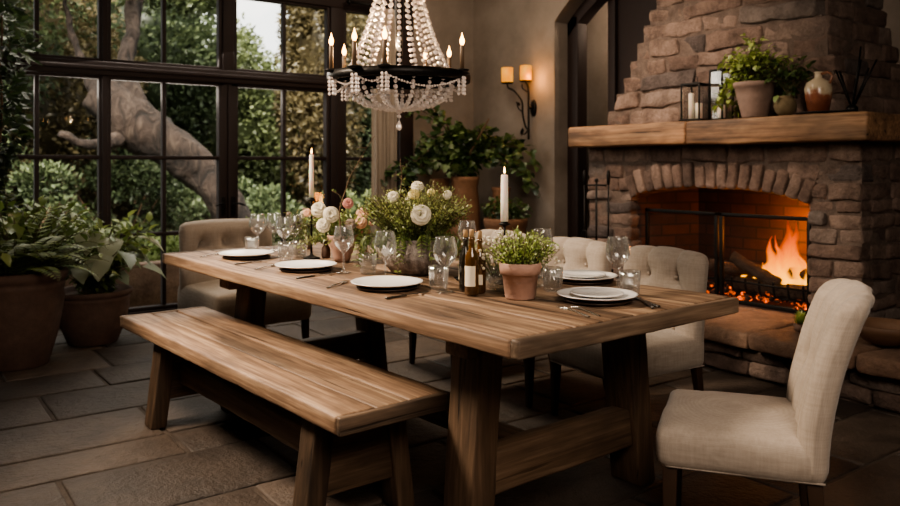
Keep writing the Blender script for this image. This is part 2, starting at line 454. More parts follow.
def mk_bark():
    t = NT('tree_bark'); o = t.obj(); a = t.noise(t.map(o, (7, 7, 3)), 1, 6, .65, 1.0); b_ = t.noise(o, 2.2, 4)
    c = t.mix(1, t.ramp(a, [(.34, (.010, .007, .005)), (.52, (.048, .032, .024)), (.68, (.085, .061, .046))]), t.ramp(b_, [(.35, (.45, .45, .45)), (.65, (1.1, 1.1, 1.1))]), 'MULTIPLY')
    b = t.n('BsdfPrincipled', None, Roughness=.95); t.set(b, 'Base Color', c); t.set(b, 'Normal', t.bump(a, 1.0, .08)); return t.surf(b)
BARK = mk_bark()
CHAR = stone('charred_log', [(0, (.05, .032, .022)), (1, (.11, .068, .045))], 14, .9, 1.0)
# ================================================================== THE SETTING
CEIL = 3.4; YB = 6.6; XR = 5.1; XO = 6.3; XL = -1.5; YF = -1.5
def floor_mesh():
    mb = MB(); g = random.Random(5)
    y = YF; row = 0
    while y < YB:
        h = g.choice([.3, .36, .42, .5, .56]); y1 = min(y + h, YB + .02); x = XL - g.random() * .5
        while x < XO:
            L = g.uniform(.36, .95); x1 = min(x + L, XO)
            if x1 - max(x, XL) > .08:
                x0 = max(x, XL); q = .008
                dz = g.uniform(-.002, .003)
                box(mb, x0 + q, x1 - q, y + q, y1 - q, -.06, dz, .012, (max(2, int(L * 7)), max(2, int(h * 8)), 1), .0035, 5, g.random() * 30, g.random())
            x = x1
        y = y1
    return mb
fl = floor_mesh(); box(fl, XL, XO, YF, YB, -.16, -.008, 0, mi=1, smooth=False)
struct(fl.build('floor', [FLOORM, GROUT]))
c = MB(); box(c, XL - .1, XO + .1, YF - .1, YB + .2, CEIL, CEIL + .12, 0, smooth=False); struct(c.build('ceiling', CEILM))
def wallbox(name, m, *bs):
    mb = MB()
    for b in bs: box(mb, *b, r=0, smooth=False)
    return struct(mb.build(name, m))
wallbox('wall_left', PLASTER, (XL - .1, XL, YF - .1, YB + .2, -.16, CEIL))
wallbox('wall_front', PLASTER, (XL, XO, YF - .1, YF, -.16, CEIL))
wallbox('wall_back', PLASTER, (4.29, XO + .1, YB, YB + .2, -.16, CEIL), (XL, -.3, YB, YB + .2, -.16, CEIL), (-.3, 4.29, YB + .02, YB + .2, 2.74, CEIL))
wallbox('wall_outer', PLASTER, (XO, XO + .1, YF, YB, -.16, CEIL))
# right wall with an arched doorway
def right_wall():
    mb = MB(); x0, x1 = XR, XR + .17
    box(mb, x0, x1, 5.37, YB, 0, CEIL, 0, smooth=False)
    n = 16; ys = []; zs = []
    for i in range(n + 1):
        t = i / n; ys.append(5.37 - t * .95); zs.append(2.56 + .42 * math.sin(min(1, t * 1.15) * PI / 2) ** .9)
    for i in range(n):
        a, b, za, zb = ys[i], ys[i + 1], zs[i], zs[i + 1]
        vs = [(x0, a, za), (x0, b, zb), (x0, b, CEIL), (x0, a, CEIL), (x1, a, za), (x1, b, zb), (x1, b, CEIL), (x1, a, CEIL)]
        mb.add(vs, [(0, 1, 2, 3), (7, 6, 5, 4), (0, 4, 5, 1)], .5, False)
    return mb, ys, zs
mb, ays, azs = right_wall(); struct(mb.build('wall_right', PLASTER))
# dark doorway frame following the arch, set behind the reveal
mb = MB(); box(mb, 5.27, 5.40, 5.24, 5.40, 0, 2.62, .01)
for i in range(len(ays) - 1):
    a, b, za, zb = ays[i], ays[i + 1], azs[i], azs[i + 1]
    for x0, x1, d in ((5.27, 5.40, .13),):
        vs = [(x0, a, za - d), (x0, b, zb - d), (x0, b, zb + .04), (x0, a, za + .04), (x1, a, za - d), (x1, b, zb - d), (x1, b, zb + .04), (x1, a, za + .04)]
        mb.add(vs, [(0, 1, 2, 3), (7, 6, 5, 4), (0, 4, 5, 1), (3, 2, 6, 7)], .5, False)
d3 = struct(mb.build('door_3', FRAME))
mb = MB(); box(mb, 5.44, 5.50, 4.30, 4.98, 0, 2.9, .005); box(mb, 5.40, 5.44, 4.9, 4.985, 0, 2.9, .004); mb.build('door_panel', FRAME, d3)
wallbox('wall_passage', PLASTER, (5.85, 5.95, 5.2, YB, 0, CEIL))
box_ = MB(); box(box_, XR - .015, XR - .001, 5.40, YB, 0, .12, .004); struct(box_.build('baseboard_right', PLASTER))

# ---- windows and glazed doors
def glazed(name, x0, x1, z0, z1, vbars, hbars, sl=.03, sr=.03, st=.03, handle=None, y=YB):
    mb = MB(); ya, yb = y - .035, y + .035
    box(mb, x0, x0 + sl, ya, yb, z0, z1, .006); box(mb, x1 - sr, x1, ya, yb, z0, z1, .006)
    box(mb, x0 + st, x1 - st, ya, yb, z0, z0 + st, .006); box(mb, x0 + st, x1 - st, ya, yb, z1 - st, z1, .006)
    for v in vbars: box(mb, v - .016, v + .016, ya + .008, yb - .008, z0 + st, z1 - st, .005)
    for h in hbars: box(mb, x0 + st, x1 - st, ya + .004, yb - .004, h - .016, h + .016, .005)
    o = struct(mb.build(name, FRAME))
    g = MB(); g.add([(x0 + .02, y, z0 + .02), (x1 - .02, y, z0 + .02), (x1 - .02, y, z1 - .02), (x0 + .02, y, z1 - .02)], [(0, 1, 2, 3)], .5, False)
    g.build('pane', GLASSW, o)
    if handle:
        hx, sg = handle; hm = MB()
        box(hm, hx - .018, hx + .018, y - .05, y - .035, .80, .96, .004)
        tube(hm, [(hx, y - .05, .90), (hx, y - .085, .90)], .009); tube(hm, smoothpath([(hx, y - .085, .90), (hx + sg * .03, y - .09, .905), (hx + sg * .085, y - .085, .885)]), .008)
        hm.build('door_handle', IRON, o)
    return o
glazed('window_1', -.3, 1.43, .12, 1.93, [.26, .97], [.67, 1.29])
glazed('door_1', 1.45, 2.425, .06, 1.93, [1.90], [.67, 1.29], .04, .075, .03, (2.385, -1))
glazed('door_2', 2.43, 3.40, .06, 1.93, [2.95], [.67, 1.29], .09, .04, .03, (2.475, 1))
glazed('window_2', 3.54, 4.14, .12, 1.93, [], [.67, 1.29])
glazed('window_3', -.3, 1.43, 2.03, 2.70, [.26, .97], [])
glazed('window_4', 1.46, 2.38, 2.03, 2.70, [1.90], [])
glazed('window_5', 2.48, 3.40, 2.03, 2.70, [2.95], [])
glazed('window_6', 3.54, 4.14, 2.03, 2.70, [], [])
def trim(name, m, *bs):
    mb = MB()
    for b in bs: box(mb, *b, r=.008)
    return struct(mb.build(name, m))
trim('trim_1', FRAME, (-.3, 4.14, YB - .06, YB + .04, 1.925, 2.035), (-.3, 4.14, YB - .075, YB - .04, 1.965, 2.0))
trim('trim_2', FRAME, (1.42, 1.465, YB - .05, YB + .04, 0, 1.93), (1.42, 1.465, YB - .05, YB + .04, 2.03, 2.7))
trim('trim_3', FRAME, (3.40, 3.54, YB - .05, YB + .04, 0, 1.93), (3.40, 3.54, YB - .05, YB + .04, 2.03, 2.7), (3.455, 3.475, YB - .058, YB - .04, 0, 1.9))
trim('trim_4', FRAME, (4.14, 4.30, YB - .07, YB + .04, 0, 2.7))
trim('trim_5', FRAME, (2.38, 2.48, YB - .05, YB + .04, 2.03, 2.7))
trim('trim_6', FRAME, (-.3, 4.30, YB - .06, YB + .04, 2.69, 3.0))
trim('trim_7', FRAME, (-.3, 1.40, YB - .05, YB + .04, 0, .12), (1.49, 3.37, YB - .05, YB + .04, 0, .06), (3.58, 4.14, YB - .05, YB + .04, 0, .12), (-.42, -.3, YB - .06, YB + .04, 0, 3.0))

# ---- curtain
mb = MB(); n = 60; vs = []; fs = []
for k in range(13):
    z = .03 + (2.72 - .03) * k / 12
    for i in range(n + 1):
        t = i / n; gather = 1 - .25 * math.exp(-((z - 1.2) / .8) ** 2) * .5
        x = 3.92 + (t - .5) * .30 * gather; yy = YB - .14 + .026 * math.sin(t * 38 + .5 * math.sin(z * 2)) + .01 * math.sin(t * 90 + z)
        vs.append((x, yy, z))
for k in range(12):
    for i in range(n):
        a = k * (n + 1) + i; fs.append((a, a + 1, a + n + 2, a + n + 1))
mb.add(vs, fs); cu = mb.build('curtain', CURT)
tag(cu, 'narrow beige linen curtain hanging beside the dark window post', 'curtain')
mb = MB(); tube(mb, [(3.55, YB - .14, 2.74), (4.27, YB - .14, 2.74)], .014); sphere(mb, (3.54, YB - .14, 2.74), .025); tube(mb, [(4.2, YB - .14, 2.74), (4.2, YB - .06, 2.74)], .01); mb.build('curtain_rod', IRON, cu)

# ================================================================== FIREPLACE
FX = 4.65; FY0, FY1 = 2.31, 4.51; HZ = .28; MZ0, MZ1 = 1.37, 1.53; AC, AW, ASP, ARISE = 3.35, .70, .965, .105
fp = thing('fireplace', 'rustic brick fireplace with arched firebox, tapered chimney and raised stone hearth', 'fireplace', (4.8, 3.4, 0))
FO = V((4.8, 3.4, 0))
def fbuild(mb, name, m, parent=fp):
    mb.v = [(p[0] - FO.x, p[1] - FO.y, p[2] - FO.z) for p in mb.v]
    return mb.build(name, m, parent)
def stone_row(mb, place, a, b, z0, z1, dep, g, lmin, lmax, gap=.004, amp=.017):
    """stones along u from a to b; place(u, v, w) gives a point (w = outwards)"""
    u = a
    while u < b - 1e-4:
        L = g.uniform(lmin, lmax); e = u + L
        if b - e < lmin * .7: e = b
        pr = g.uniform(-.010, .02); h = z1 - z0; vj = g.uniform(-.006, .006)
        vs, fs = gbox((e - u - gap * 2, dep, h - gap * 2), (max(2, int((e - u) * 14)), 1, max(2, int(h * 16))), .022, amp, 7, g.random() * 60)
        tw = g.uniform(-.045, .045)
        cu, cv = (u + e) / 2, (z0 + z1) / 2 + vj
        P = []
        for p in vs:
            P.append(place(cu + p.x * (1 - .0) + p.z * tw * .3, cv + p.z + p.x * tw, pr - dep / 2 - p.y))
        mb.add(P, fs, min(1, max(0, g.gauss(.5, .24))))
        u = e
def open_half(z):
    if z < HZ: return 0
    if z < ASP: return AW
    t = (z - ASP) / ARISE
    return AW * math.sqrt(max(0, 1 - t * t)) if t < 1 else 0
g = random.Random(21)
front = lambda u, v, w: (FX - w, u, v)
mb = MB(); z = HZ
while z < MZ0 - .01:
    h = g.uniform(.075, .115) if z < 1.0 else g.uniform(.10, .14)
    z1 = z + h
    if MZ0 - z1 < .06: z1 = MZ0
    zo = z1 if z1 < ASP else z + (z1 - z) * .3
    hw = max(open_half(zo), open_half(z))
    if z > ASP - .05: hw = AW * math.sqrt(max(0, 1 - (max(0, (z - ASP)) / (ARISE + .17)) ** 2)) if z < ASP + ARISE + .10 else 0
    if hw > 0.02:
        stone_row(mb, front, FY0, AC - hw, z, z1, .14, g, .13, .30); stone_row(mb, front, AC + hw, FY1, z, z1, .14, g, .13, .30)
    else: stone_row(mb, front, FY0, FY1, z, z1, .14, g, .18, .42)
    # returning sides
    stone_row(mb, lambda u, v, w: (u, FY0 - w, v), FX + .1, 5.75, z, z1, .14, g, .16, .36)
    stone_row(mb, lambda u, v, w: (u, FY1 + w, v), FX + .1, 5.3, z, z1, .14, g, .16, .36)
    z = z1
box(mb, FX + .012, 5.7, FY0 + .012, AC - AW - .02, HZ, MZ0, 0, mi=1, smooth=False); box(mb, FX + .012, 5.7, AC + AW + .02, FY1 - .012, HZ, MZ0, 0, mi=1, smooth=False)
# mortar above the arch, following its curve
N = 20
for i in range(N):
    a0, a1 = PI * i / N, PI * (i + 1) / N
    pts = []
    for a in (a0, a1): pts.append((AC + (AW + .02) * math.cos(a), ASP + (ARISE + .03) * math.sin(a)))
    (ya, za), (yb, zb) = pts
    x0, x1 = FX + .012, 5.7
    mb.add([(x0, ya, za), (x0, yb, zb), (x0, yb, MZ0), (x0, ya, MZ0), (x1, ya, za), (x1, yb, zb)], [(0, 3, 2, 1), (0, 1, 5, 4)], .5, False, mi=1)
fbuild(mb, 'surround', [BRICK, MORTAR])
# arch of upright stones
mb = MB(); nv = 17
for i in range(nv):
    a = math.acos(1.02 - 2.04 * (i + .5) / nv) if abs(1.02 - 2.04 * (i + .5) / nv) < 1 else 0; da = 1
    cy, cz = AC + AW * math.cos(a), ASP + ARISE * math.sin(a)
    ny, nz = math.cos(a) * .42, 1.0; l = math.hypot(ny, nz); ny /= l; nz /= l
    wd = 2.04 * AW / nv * 1.02; L = g.uniform(.15, .19)
    vs, fs = gbox((wd - .006, .2, L), (3, 2, 4), .022, .008, 8, g.random() * 50)
    pr = g.uniform(.012, .035)
    P = [(FX - pr + .1 + p.y, cy + ny * (p.z + L / 2) + nz * p.x, cz + nz * (p.z + L / 2) - ny * p.x) for p in vs]
    mb.add(P, fs, min(1, max(0, g.gauss(.45, .22))))
fbuild(mb, 'arch', BRICK)
# firebox interior
mb = MB(); y0, y1 = AC - AW - .01, AC + AW + .01; xb = 5.32; zt = 1.2
mb.add([(xb, y0 + .12, HZ), (xb, y1 - .12, HZ), (xb, y1 - .12, zt), (xb, y0 + .12, zt), (FX + .08, y0, HZ), (FX + .08, y1, HZ), (FX + .08, y1, zt), (FX + .08, y0, zt)],
       [(0, 3, 2, 1), (0, 4, 7, 3), (1, 2, 6, 5), (0, 1, 5, 4), (3, 7, 6, 2)], .5, False)
fbuild(mb, 'firebox', FIREBRICK)
# chimney breast
CX = 4.78
def ca(z):   # left edge (larger y)
    P = [(1.5, 4.50), (1.58, 4.43), (1.86, 4.25), (2.09, 4.13), (2.29, 4.03), (2.48, 3.93), (2.9, 3.83), (3.5, 3.78)]
    for (a, b), (c_, d) in zip(P, P[1:]):
        if z <= c_: return b + (d - b) * max(0, (z - a)) / (c_ - a)
    return P[-1][1]
def cb(z):
    P = [(1.5, 2.42), (1.83, 2.54), (2.27, 2.67), (2.9, 2.80), (3.5, 2.86)]
    for (a, b), (c_, d) in zip(P, P[1:]):
        if z <= c_: return b + (d - b) * max(0, (z - a)) / (c_ - a)
    return P[-1][1]
mb = MB(); z = MZ1 - .01
while z < CEIL - .02:
    z1 = min(z + g.uniform(.105, .15), CEIL); zm = (z + z1) / 2
    off = .0
    stone_row(mb, lambda u, v, w: (CX - w, u, v), cb(zm) - g.uniform(0, .03), ca(zm) + g.uniform(-.01, .03), z, z1, .16, g, .18, .58, .004, .021)
    yb_, ya_ = cb(zm), ca(zm)
    stone_row(mb, lambda u, v, w: (u, yb_ - w, v), CX + .1, 5.7, z, z1, .14, g, .2, .45, .006, .012)
    stone_row(mb, lambda u, v, w: (u, ya_ + w, v), CX + .1, 5.4, z, z1, .14, g, .2, .45, .006, .012)
    box(mb, CX + .008, 5.68, yb_ + .01, ya_ - .01, z, z1, 0, mi=1, smooth=False)
    z = z1
fbuild(mb, 'chimney_breast', [BRICK, MORTAR])
# mantel beam in two lengths
mb = MB()
def mfn(p): return p
box(mb, 4.47, 5.2, 3.42, 4.56, MZ0, MZ1, .022, (4, 16, 3), .007, 4, 3, .75)
box(mb, 4.475, 5.2, 2.20, 3.425, MZ0 - .003, MZ1 + .002, .022, (4, 16, 3), .007, 4, 9, .45)
fbuild(mb, 'mantel_shelf', WOOD_M)
# hearth
mb = MB(); g = random.Random(4)
ys = [1.42, 2.02, 2.62, 3.05, 3.6, 4.1, 4.45]
def hx(y): return 4.02 - .03 * math.sin((y - 1.4) * 2.1) 
for a, b in zip(ys, ys[1:]):
    box(mb, hx((a + b) / 2) - .03, FX + .1, a + .004, b - .004, HZ - .095, HZ, .028, (8, 8, 2), .009, 4, g.random() * 40, g.random())
box(mb, FX + .05, 5.35, AC - AW, AC + AW, HZ - .095, HZ - .004, .01, (3, 6, 1), .003, 4, 2, .3)
fbuild(mb, 'hearth_slab', HEARTH)
mb = MB(); z = 0
for h in (.1, .085):
    stone_row(mb, lambda u, v, w: (4.07 - w, u, v), 1.47, 4.42, z, z + h, .14, g, .2, .5)
    stone_row(mb, lambda u, v, w: (u, 1.47 - w, v), 4.12, 5.6, z, z + h, .14, g, .2, .5)
    stone_row(mb, lambda u, v, w: (u, 4.42 + w, v), 4.12, 4.9, z, z + h, .14, g, .2, .5); z += h
box(mb, 4.1, 5.7, 1.5, 4.4, 0, .188, 0, mi=1, smooth=False)
fbuild(mb, 'hearth_base', [BRICK, MORTAR])

# ---- fire grate, logs, flames
gx = 5.02
gr = thing('fire_grate', 'black iron fire grate holding the burning logs', 'grate', (gx, 3.1, HZ))
mb = MB()
for i in range(9):
    y = -.42 + .105 * i
    tube(mb, smoothpath([(.14, y, .06), (-.12, y, .06), (-.17, y, .09), (-.18, y, .17)]), .009, 6)
for x in (-.10, .12): tube(mb, [(x, -.46, .05), (x, .46, .05)], .01, 6)
tube(mb, [(-.18, -.46, .14), (-.18, .46, .14)], .009, 6)
mb.build('basket', IRON, gr)
for sx in (-.1, .12):
    for sy in (-.4, .4): mb = MB(); tube(mb, [(sx, sy, -.001), (sx, sy, .05)], .011, 6); mb.build('leg', IRON, gr)
def log(p, q, r, seed, label):
    p, q = V(p), V(q); mid = (p + q) / 2; mb = MB(); n = 14
    pts = [(p - mid) + (q - p) * i / n + noise.noise_vector(V((i * .4, seed, 0))) * .012 for i in range(n + 1)]
    tube(mb, pts, [r * (1 + .14 * noise.noise(V((i * .6, seed * 3, 1)))) for i in range(n + 1)], 12, .5)
    o = mb.build('firewood_log', CHAR, None, mid); tag(o, label, 'log', 'logs burning in the fireplace'); return o
log((5.10, 2.72, .40), (5.12, 3.52, .40), .055, 1, 'thick charred log lying at the back of the grate')
log((4.94, 2.70, .385), (4.97, 3.36, .385), .05, 2, 'charred log lying along the front of the grate')
log((4.865, 3.32, .585), (4.93, 3.00, .42), .042, 3, 'charred log leaning diagonally across the front of the flames')
log((5.16, 3.14, .47), (4.93, 3.56, .50), .045, 4, 'charred log lying crosswise at the left end of the fire')
log((5.08, 2.66, .48), (5.02, 3.00, .50), .042, 5, 'short charred log resting across the right end of the pile')
log((4.90, 3.60, .33), (5.15, 3.92, .36), .045, 6, 'charred log lying on the firebox floor left of the grate')
def flame_mat():
    t = NT('fire_flame'); o = t.obj(); s = t.n('SeparateXYZ', None, Vector=o)
    nz = t.noise(t.map(o, (9, 9, 4)), 1, 4, .6, .5)
    h = t.math('ADD', t.math('MULTIPLY', s.outputs[2], 2.0), t.math('MULTIPLY', t.math('SUBTRACT', nz, .5), .5))
    c = t.ramp(h, [(.0, (1, .42, .025)), (.25, (1, .29, .010)), (.55, (1, .13, .002)), (1, (.8, .05, .0))])
    lw = t.n('LayerWeight', None, Blend=.5)
    edge = t.math('SUBTRACT', 1.0, lw.outputs['Facing'])
    al = t.math('MULTIPLY', t.math('POWER', edge, 2.2), t.ramp(h, [(.0, (1, 1, 1)), (.55, (.75, .75, .75)), (1.0, (.0, .0, .0))]))
    e = t.n('Emission', None, Color=c); t.set(e, 'Strength', t.math('MULTIPLY', t.ramp(h, [(0, (1, 1, 1)), (.5, (.45, .45, .45)), (1, (.12, .12, .12))]), 3.6))
    tr = t.n('BsdfTransparent'); m = t.n('MixShader', None, Fac=al); t.set(m, '1', tr); t.set(m, '2', e)
    return t.surf(m)
FIRE = flame_mat()
fire = thing('fire', 'orange and yellow flames rising from the burning logs', 'fire', (5.02, 3.0, .40))
g = random.Random(3)
for (dx, dy, h, r) in [(0, .03, .50, .085), (.03, -.07, .40, .08), (-.02, .12, .36, .07), (.05, .0, .46, .09), (-.05, -.03, .24, .06), (.0, -.16, .22, .05), (.03, .20, .24, .05), (-.01, .26, .17, .03), (.06, -.12, .27, .05), (.05, .10, .36, .05), (-.04, .06, .2, .06), (.04, .40, .12, .022), (.02, -.25, .13, .04)]:
    mb = MB(); n = 14; pts = []; rr = []
    for i in range(n + 1):
        t = i / n; sw = .05 * t * math.sin(t * 5 + g.uniform(0, .5) + dy * 30)
        pts.append((dx * (1 - .3 * t), dy * (1 - .35 * t) + sw, h * t - .02)); rr.append(max(.002, r * (math.sin(PI * (t * .8 + .16)) ** 1.0) * (1 - t) ** .55))
    tube(mb, pts, rr, 12, .5, False); mb.build('flame', FIRE, fire)
EMB = None
def mk_ember():
    t = NT('embers'); o = t.obj(); n = t.noise(o, 26, 3, .6)
    b = t.n('BsdfPrincipled', None, Roughness=.9); t.set(b, 'Base Color', (.03, .015, .01, 1))
    t.set(b, 'Emission Color', (1, .13, .008, 1)); t.set(b, 'Emission Strength', t.ramp(n, [(.5, (0, 0, 0)), (.62, (1.6, 1.6, 1.6)), (.75, (4, 4, 4))])); return t.surf(b)
mb = MB(); g = random.Random(8)
for i in range(160):
    gem(mb, (g.gauss(0, .11), g.uniform(-.48, .45), .02 + abs(g.gauss(0, .022))), g.uniform(.012, .032), g.random(), .8)
o = mb.build('embers', mk_ember(), None, (5.02, 3.1, HZ)); tag(o, 'bed of glowing embers under the grate', 'embers', kind='stuff')

# ---- fire screen
fs_ = thing('fire_screen', 'black framed two panel mesh screen standing in the firebox opening', 'fire screen', (4.77, 3.35, HZ))
VEIL = None
def mk_veil():
    t = NT('screen_mesh'); tr = t.n('BsdfTransparent'); d = t.n('BsdfDiffuse', None, Color=(.03, .025, .022)); m = t.n('MixShader', None, Fac=.20); t.set(m, '1', tr); t.set(m, '2', d); return t.surf(m)
VEIL = mk_veil()
for (a, b, n_) in ((.02, .66, 0), (-.66, .005, 1)):
    mb = MB(); w = .013
    box(mb, -.012, .012, a, a + .026, 0, .62, .004); box(mb, -.012, .012, b - .026, b, 0, .62, .004)
    box(mb, -.012, .012, a, b, .594, .62, .004); box(mb, -.012, .012, a, b, 0, .03, .004)
    fr = mb.build('panel_frame', IRON, fs_)
    mb = MB(); mb.add([(0, a + .02, .02), (0, b - .02, .02), (0, b - .02, .6), (0, a + .02, .6)], [(0, 1, 2, 3)], .5, False); mb.build('mesh', VEIL, fr)
# ---- fire tools
ft = thing('fire_tool_stand', 'black iron tool stand with crossbar at the left side of the fireplace', 'tool stand', (4.33, 4.11, HZ))
mb = MB(); lathe(mb, [(0, 0), (.09, 0), (.09, .012), (.03, .03), (.012, .05)], 20); mb.build('base', IRON, ft)
mb = MB(); tube(mb, [(0, 0, .04), (0, 0, .82)], .008); sphere(mb, (0, 0, .835), .016, 12, 8); mb.build('post', IRON, ft)
mb = MB(); tube(mb, [(-.03, .075, .80), (0, 0, .80), (.03, -.075, .80)], .007); mb.build('crossbar', IRON, ft)
def tool(dx, dy, lab, shovel):
    o = thing('fire_tool', lab, 'fire tool', (4.33 + dx, 4.11 + dy, HZ))
    mb = MB(); tube(mb, [(0, 0, .16), (0, 0, .80)], .0065); mb.build('rod', IRON, o)
    mb = MB(); lathe(mb, [(.004, .80), (.013, .82), (.015, .87), (.012, .90), (.003, .915)], 12); mb.build('handle', IRON, o)
    mb = MB()
    if shovel: box(mb, -.008, .008, -.045, .045, .02, .19, .005)
    else:
        for q in (-1, 1): tube(mb, smoothpath([(0, 0, .46), (0, q * .022, .43), (0, q * .024, .2), (0, q * .012, .03)]), .006)
    mb.build('head', IRON, o)
tool(-.034, .088, 'black iron tongs hanging at the left of the tool stand', False)
tool(.034, -.088, 'black iron shovel hanging at the right of the tool stand', True)
# ================================================================== TABLE AND BENCH
TC = (1.852, 2.985); TR = math.radians(3.2); TZ = .76; TL = 2.72; TW = 1.09; TT = .055
tb = thing('dining_table', 'long rustic wooden trestle dining table with a thick plank top', 'table', (TC[0], TC[1], 0), TR)
mb = MB(); g = random.Random(6); xs = [-.545, -.28, .0, .265, .545]
for i in range(4):
    a, b = xs[i], xs[i + 1]
    box(mb, a + (.002 if i else 0), b - (.002 if i < 3 else 0), -TL / 2 + .0345, TL / 2 - .0345, TZ - TT, TZ, .009, (4, 40, 1), .0028, 5, g.random() * 40, [.75, .4, .62, .35][i])
mb.build('tabletop', WOOD_T, tb)
for e, (a, b) in enumerate(((-TL / 2, -TL / 2 + .034), (TL / 2 - .034, TL / 2))):
    mb = MB(); box(mb, -TW / 2, TW / 2, a, b, TZ - TT, TZ, .009, (18, 1, 2), .0032, 5, 8 + e * 9, .5); mb.build('end_board', WOOD_TE, tb)
def post(parent, x0, y0, x1, y1, z0, z1, wx, wy, seed, m=None, name='leg'):
    """square post from (x0,y0) at z0 to (x1,y1) at z1"""
    mb = MB(); H = z1 - z0
    def fn(p):
        t = p.z / H + .5; return V((p.x + x0 + (x1 - x0) * t, p.y + y0 + (y1 - y0) * t, p.z + z0 + H / 2))
    vs, fs = gbox((wx, wy, H), (2, 2, 10), .008, .004, 5, seed, fn); mb.add(vs, fs, .35 + .3 * math.sin(seed))
    return mb.build(name, m or WOOD_L, parent)
for e, yy in ((0, -.93), (1, .885)):
    post(tb, -.36 + .06 * e, yy, -.31 + .06 * e, yy, 0, .635, .10, .145, 3 + e); post(tb, .53 - .03, yy, .43, yy, 0, .635, .10, .145, 7 + e)
    mb = MB(); box(mb, -.40, .48, yy - .06, yy + .06, .615, TZ - TT + .002, .01, (8, 2, 1), .003, 5, 2 + e, .35); mb.build('cleat', WOOD_TX, tb)
    mb = MB(); box(mb, -.36, .47, yy - .045, yy + .045, .15, .295, .012, (10, 2, 2), .005, 5, 6 + e, .55); mb.build('crossbeam', WOOD_TX, tb)
mb = MB(); box(mb, .0, .10, -.886, .842, .155, .225, .01, (2, 20, 1), .004, 5, 9, .4); mb.build('stretcher', WOOD_TY, tb)

BC = (1.294, 3.21); BR = math.radians(3.6)
be = thing('bench', 'long rustic plank bench on splayed legs beside the dining table', 'bench', (BC[0], BC[1], 0), BR)
mb = MB(); xs = [-.222, -.07, .06, .222]
for i in range(3):
    box(mb, xs[i] + (.0025 if i else 0), xs[i + 1] - (.0025 if i < 2 else 0), -1.06 + .0245, 1.06 - .0245, .40, .46 - (.003 if i == 1 else 0), .010, (3, 34, 1), .0032, 5, g.random() * 40, [.85, .40, .55][i])
mb.build('seat', WOOD_T, be)
for e, (a, b) in enumerate(((-1.06, -1.036), (1.036, 1.06))):
    mb = MB(); box(mb, -.222, .222, a, b, .40, .46, .008, (10, 1, 2), .003, 5, 4 + e * 7, .5); mb.build('end_board', WOOD_TE, be)
for e, yy in ((0, -.80), (1, .63)):
    post(be, -.19, yy, -.14, yy, 0, .402, .075, .10, 11 + e); post(be, .19, yy, .14, yy, 0, .402, .075, .10, 15 + e)
    mb = MB(); box(mb, -.14, .14, yy - .03, yy + .03, .12, .40, .008, (4, 1, 3), .003, 5, 3 + e, .3); mb.build('end_panel', WOOD_TX, be)
mb = MB(); box(mb, -.085, -.01, -.79, .62, .185, .29, .012, (2, 16, 2), .007, 4, 5, .6); mb.build('stretcher', WOOD_TY, be)

# ================================================================== CHAIRS
def seat_mesh(w, d, z0, z1, crown=.025):
    """front at +x"""
    mb = MB(); H = z1 - z0
    def fn(p):
        u = p.y / (w / 2); s = p.x / (d / 2); t = p.z / H + .5
        if t > .5: p = V((p.x, p.y, p.z + crown * (1 - u * u) * (1 - s * s * .8) * (t - .5) * 2))
        p.x += .006 * math.sin(u * 2.2) * (1 if s > .9 else 0)
        return V((p.x, p.y * (1 + .02 * math.sin(t * PI)), p.z + (z0 + z1) / 2))
    vs, fs = gbox((d, w, H), (10, 10, 3), .035, .0025, 9, 2, fn); mb.add(vs, fs)
    # welt along the lower edge
    a, b, k = d / 2 - .009, w / 2 - .009, .025
    tube(mb, [(-a, -b, z0 + .012), (a - k, -b, z0 + .012), (a - k * .3, -b + k * .3, z0 + .012), (a, -b + k, z0 + .012), (a, b - k, z0 + .012), (a - k * .3, b - k * .3, z0 + .012), (a - k, b, z0 + .012), (-a, b, z0 + .012)], .0032, 6)
    return mb
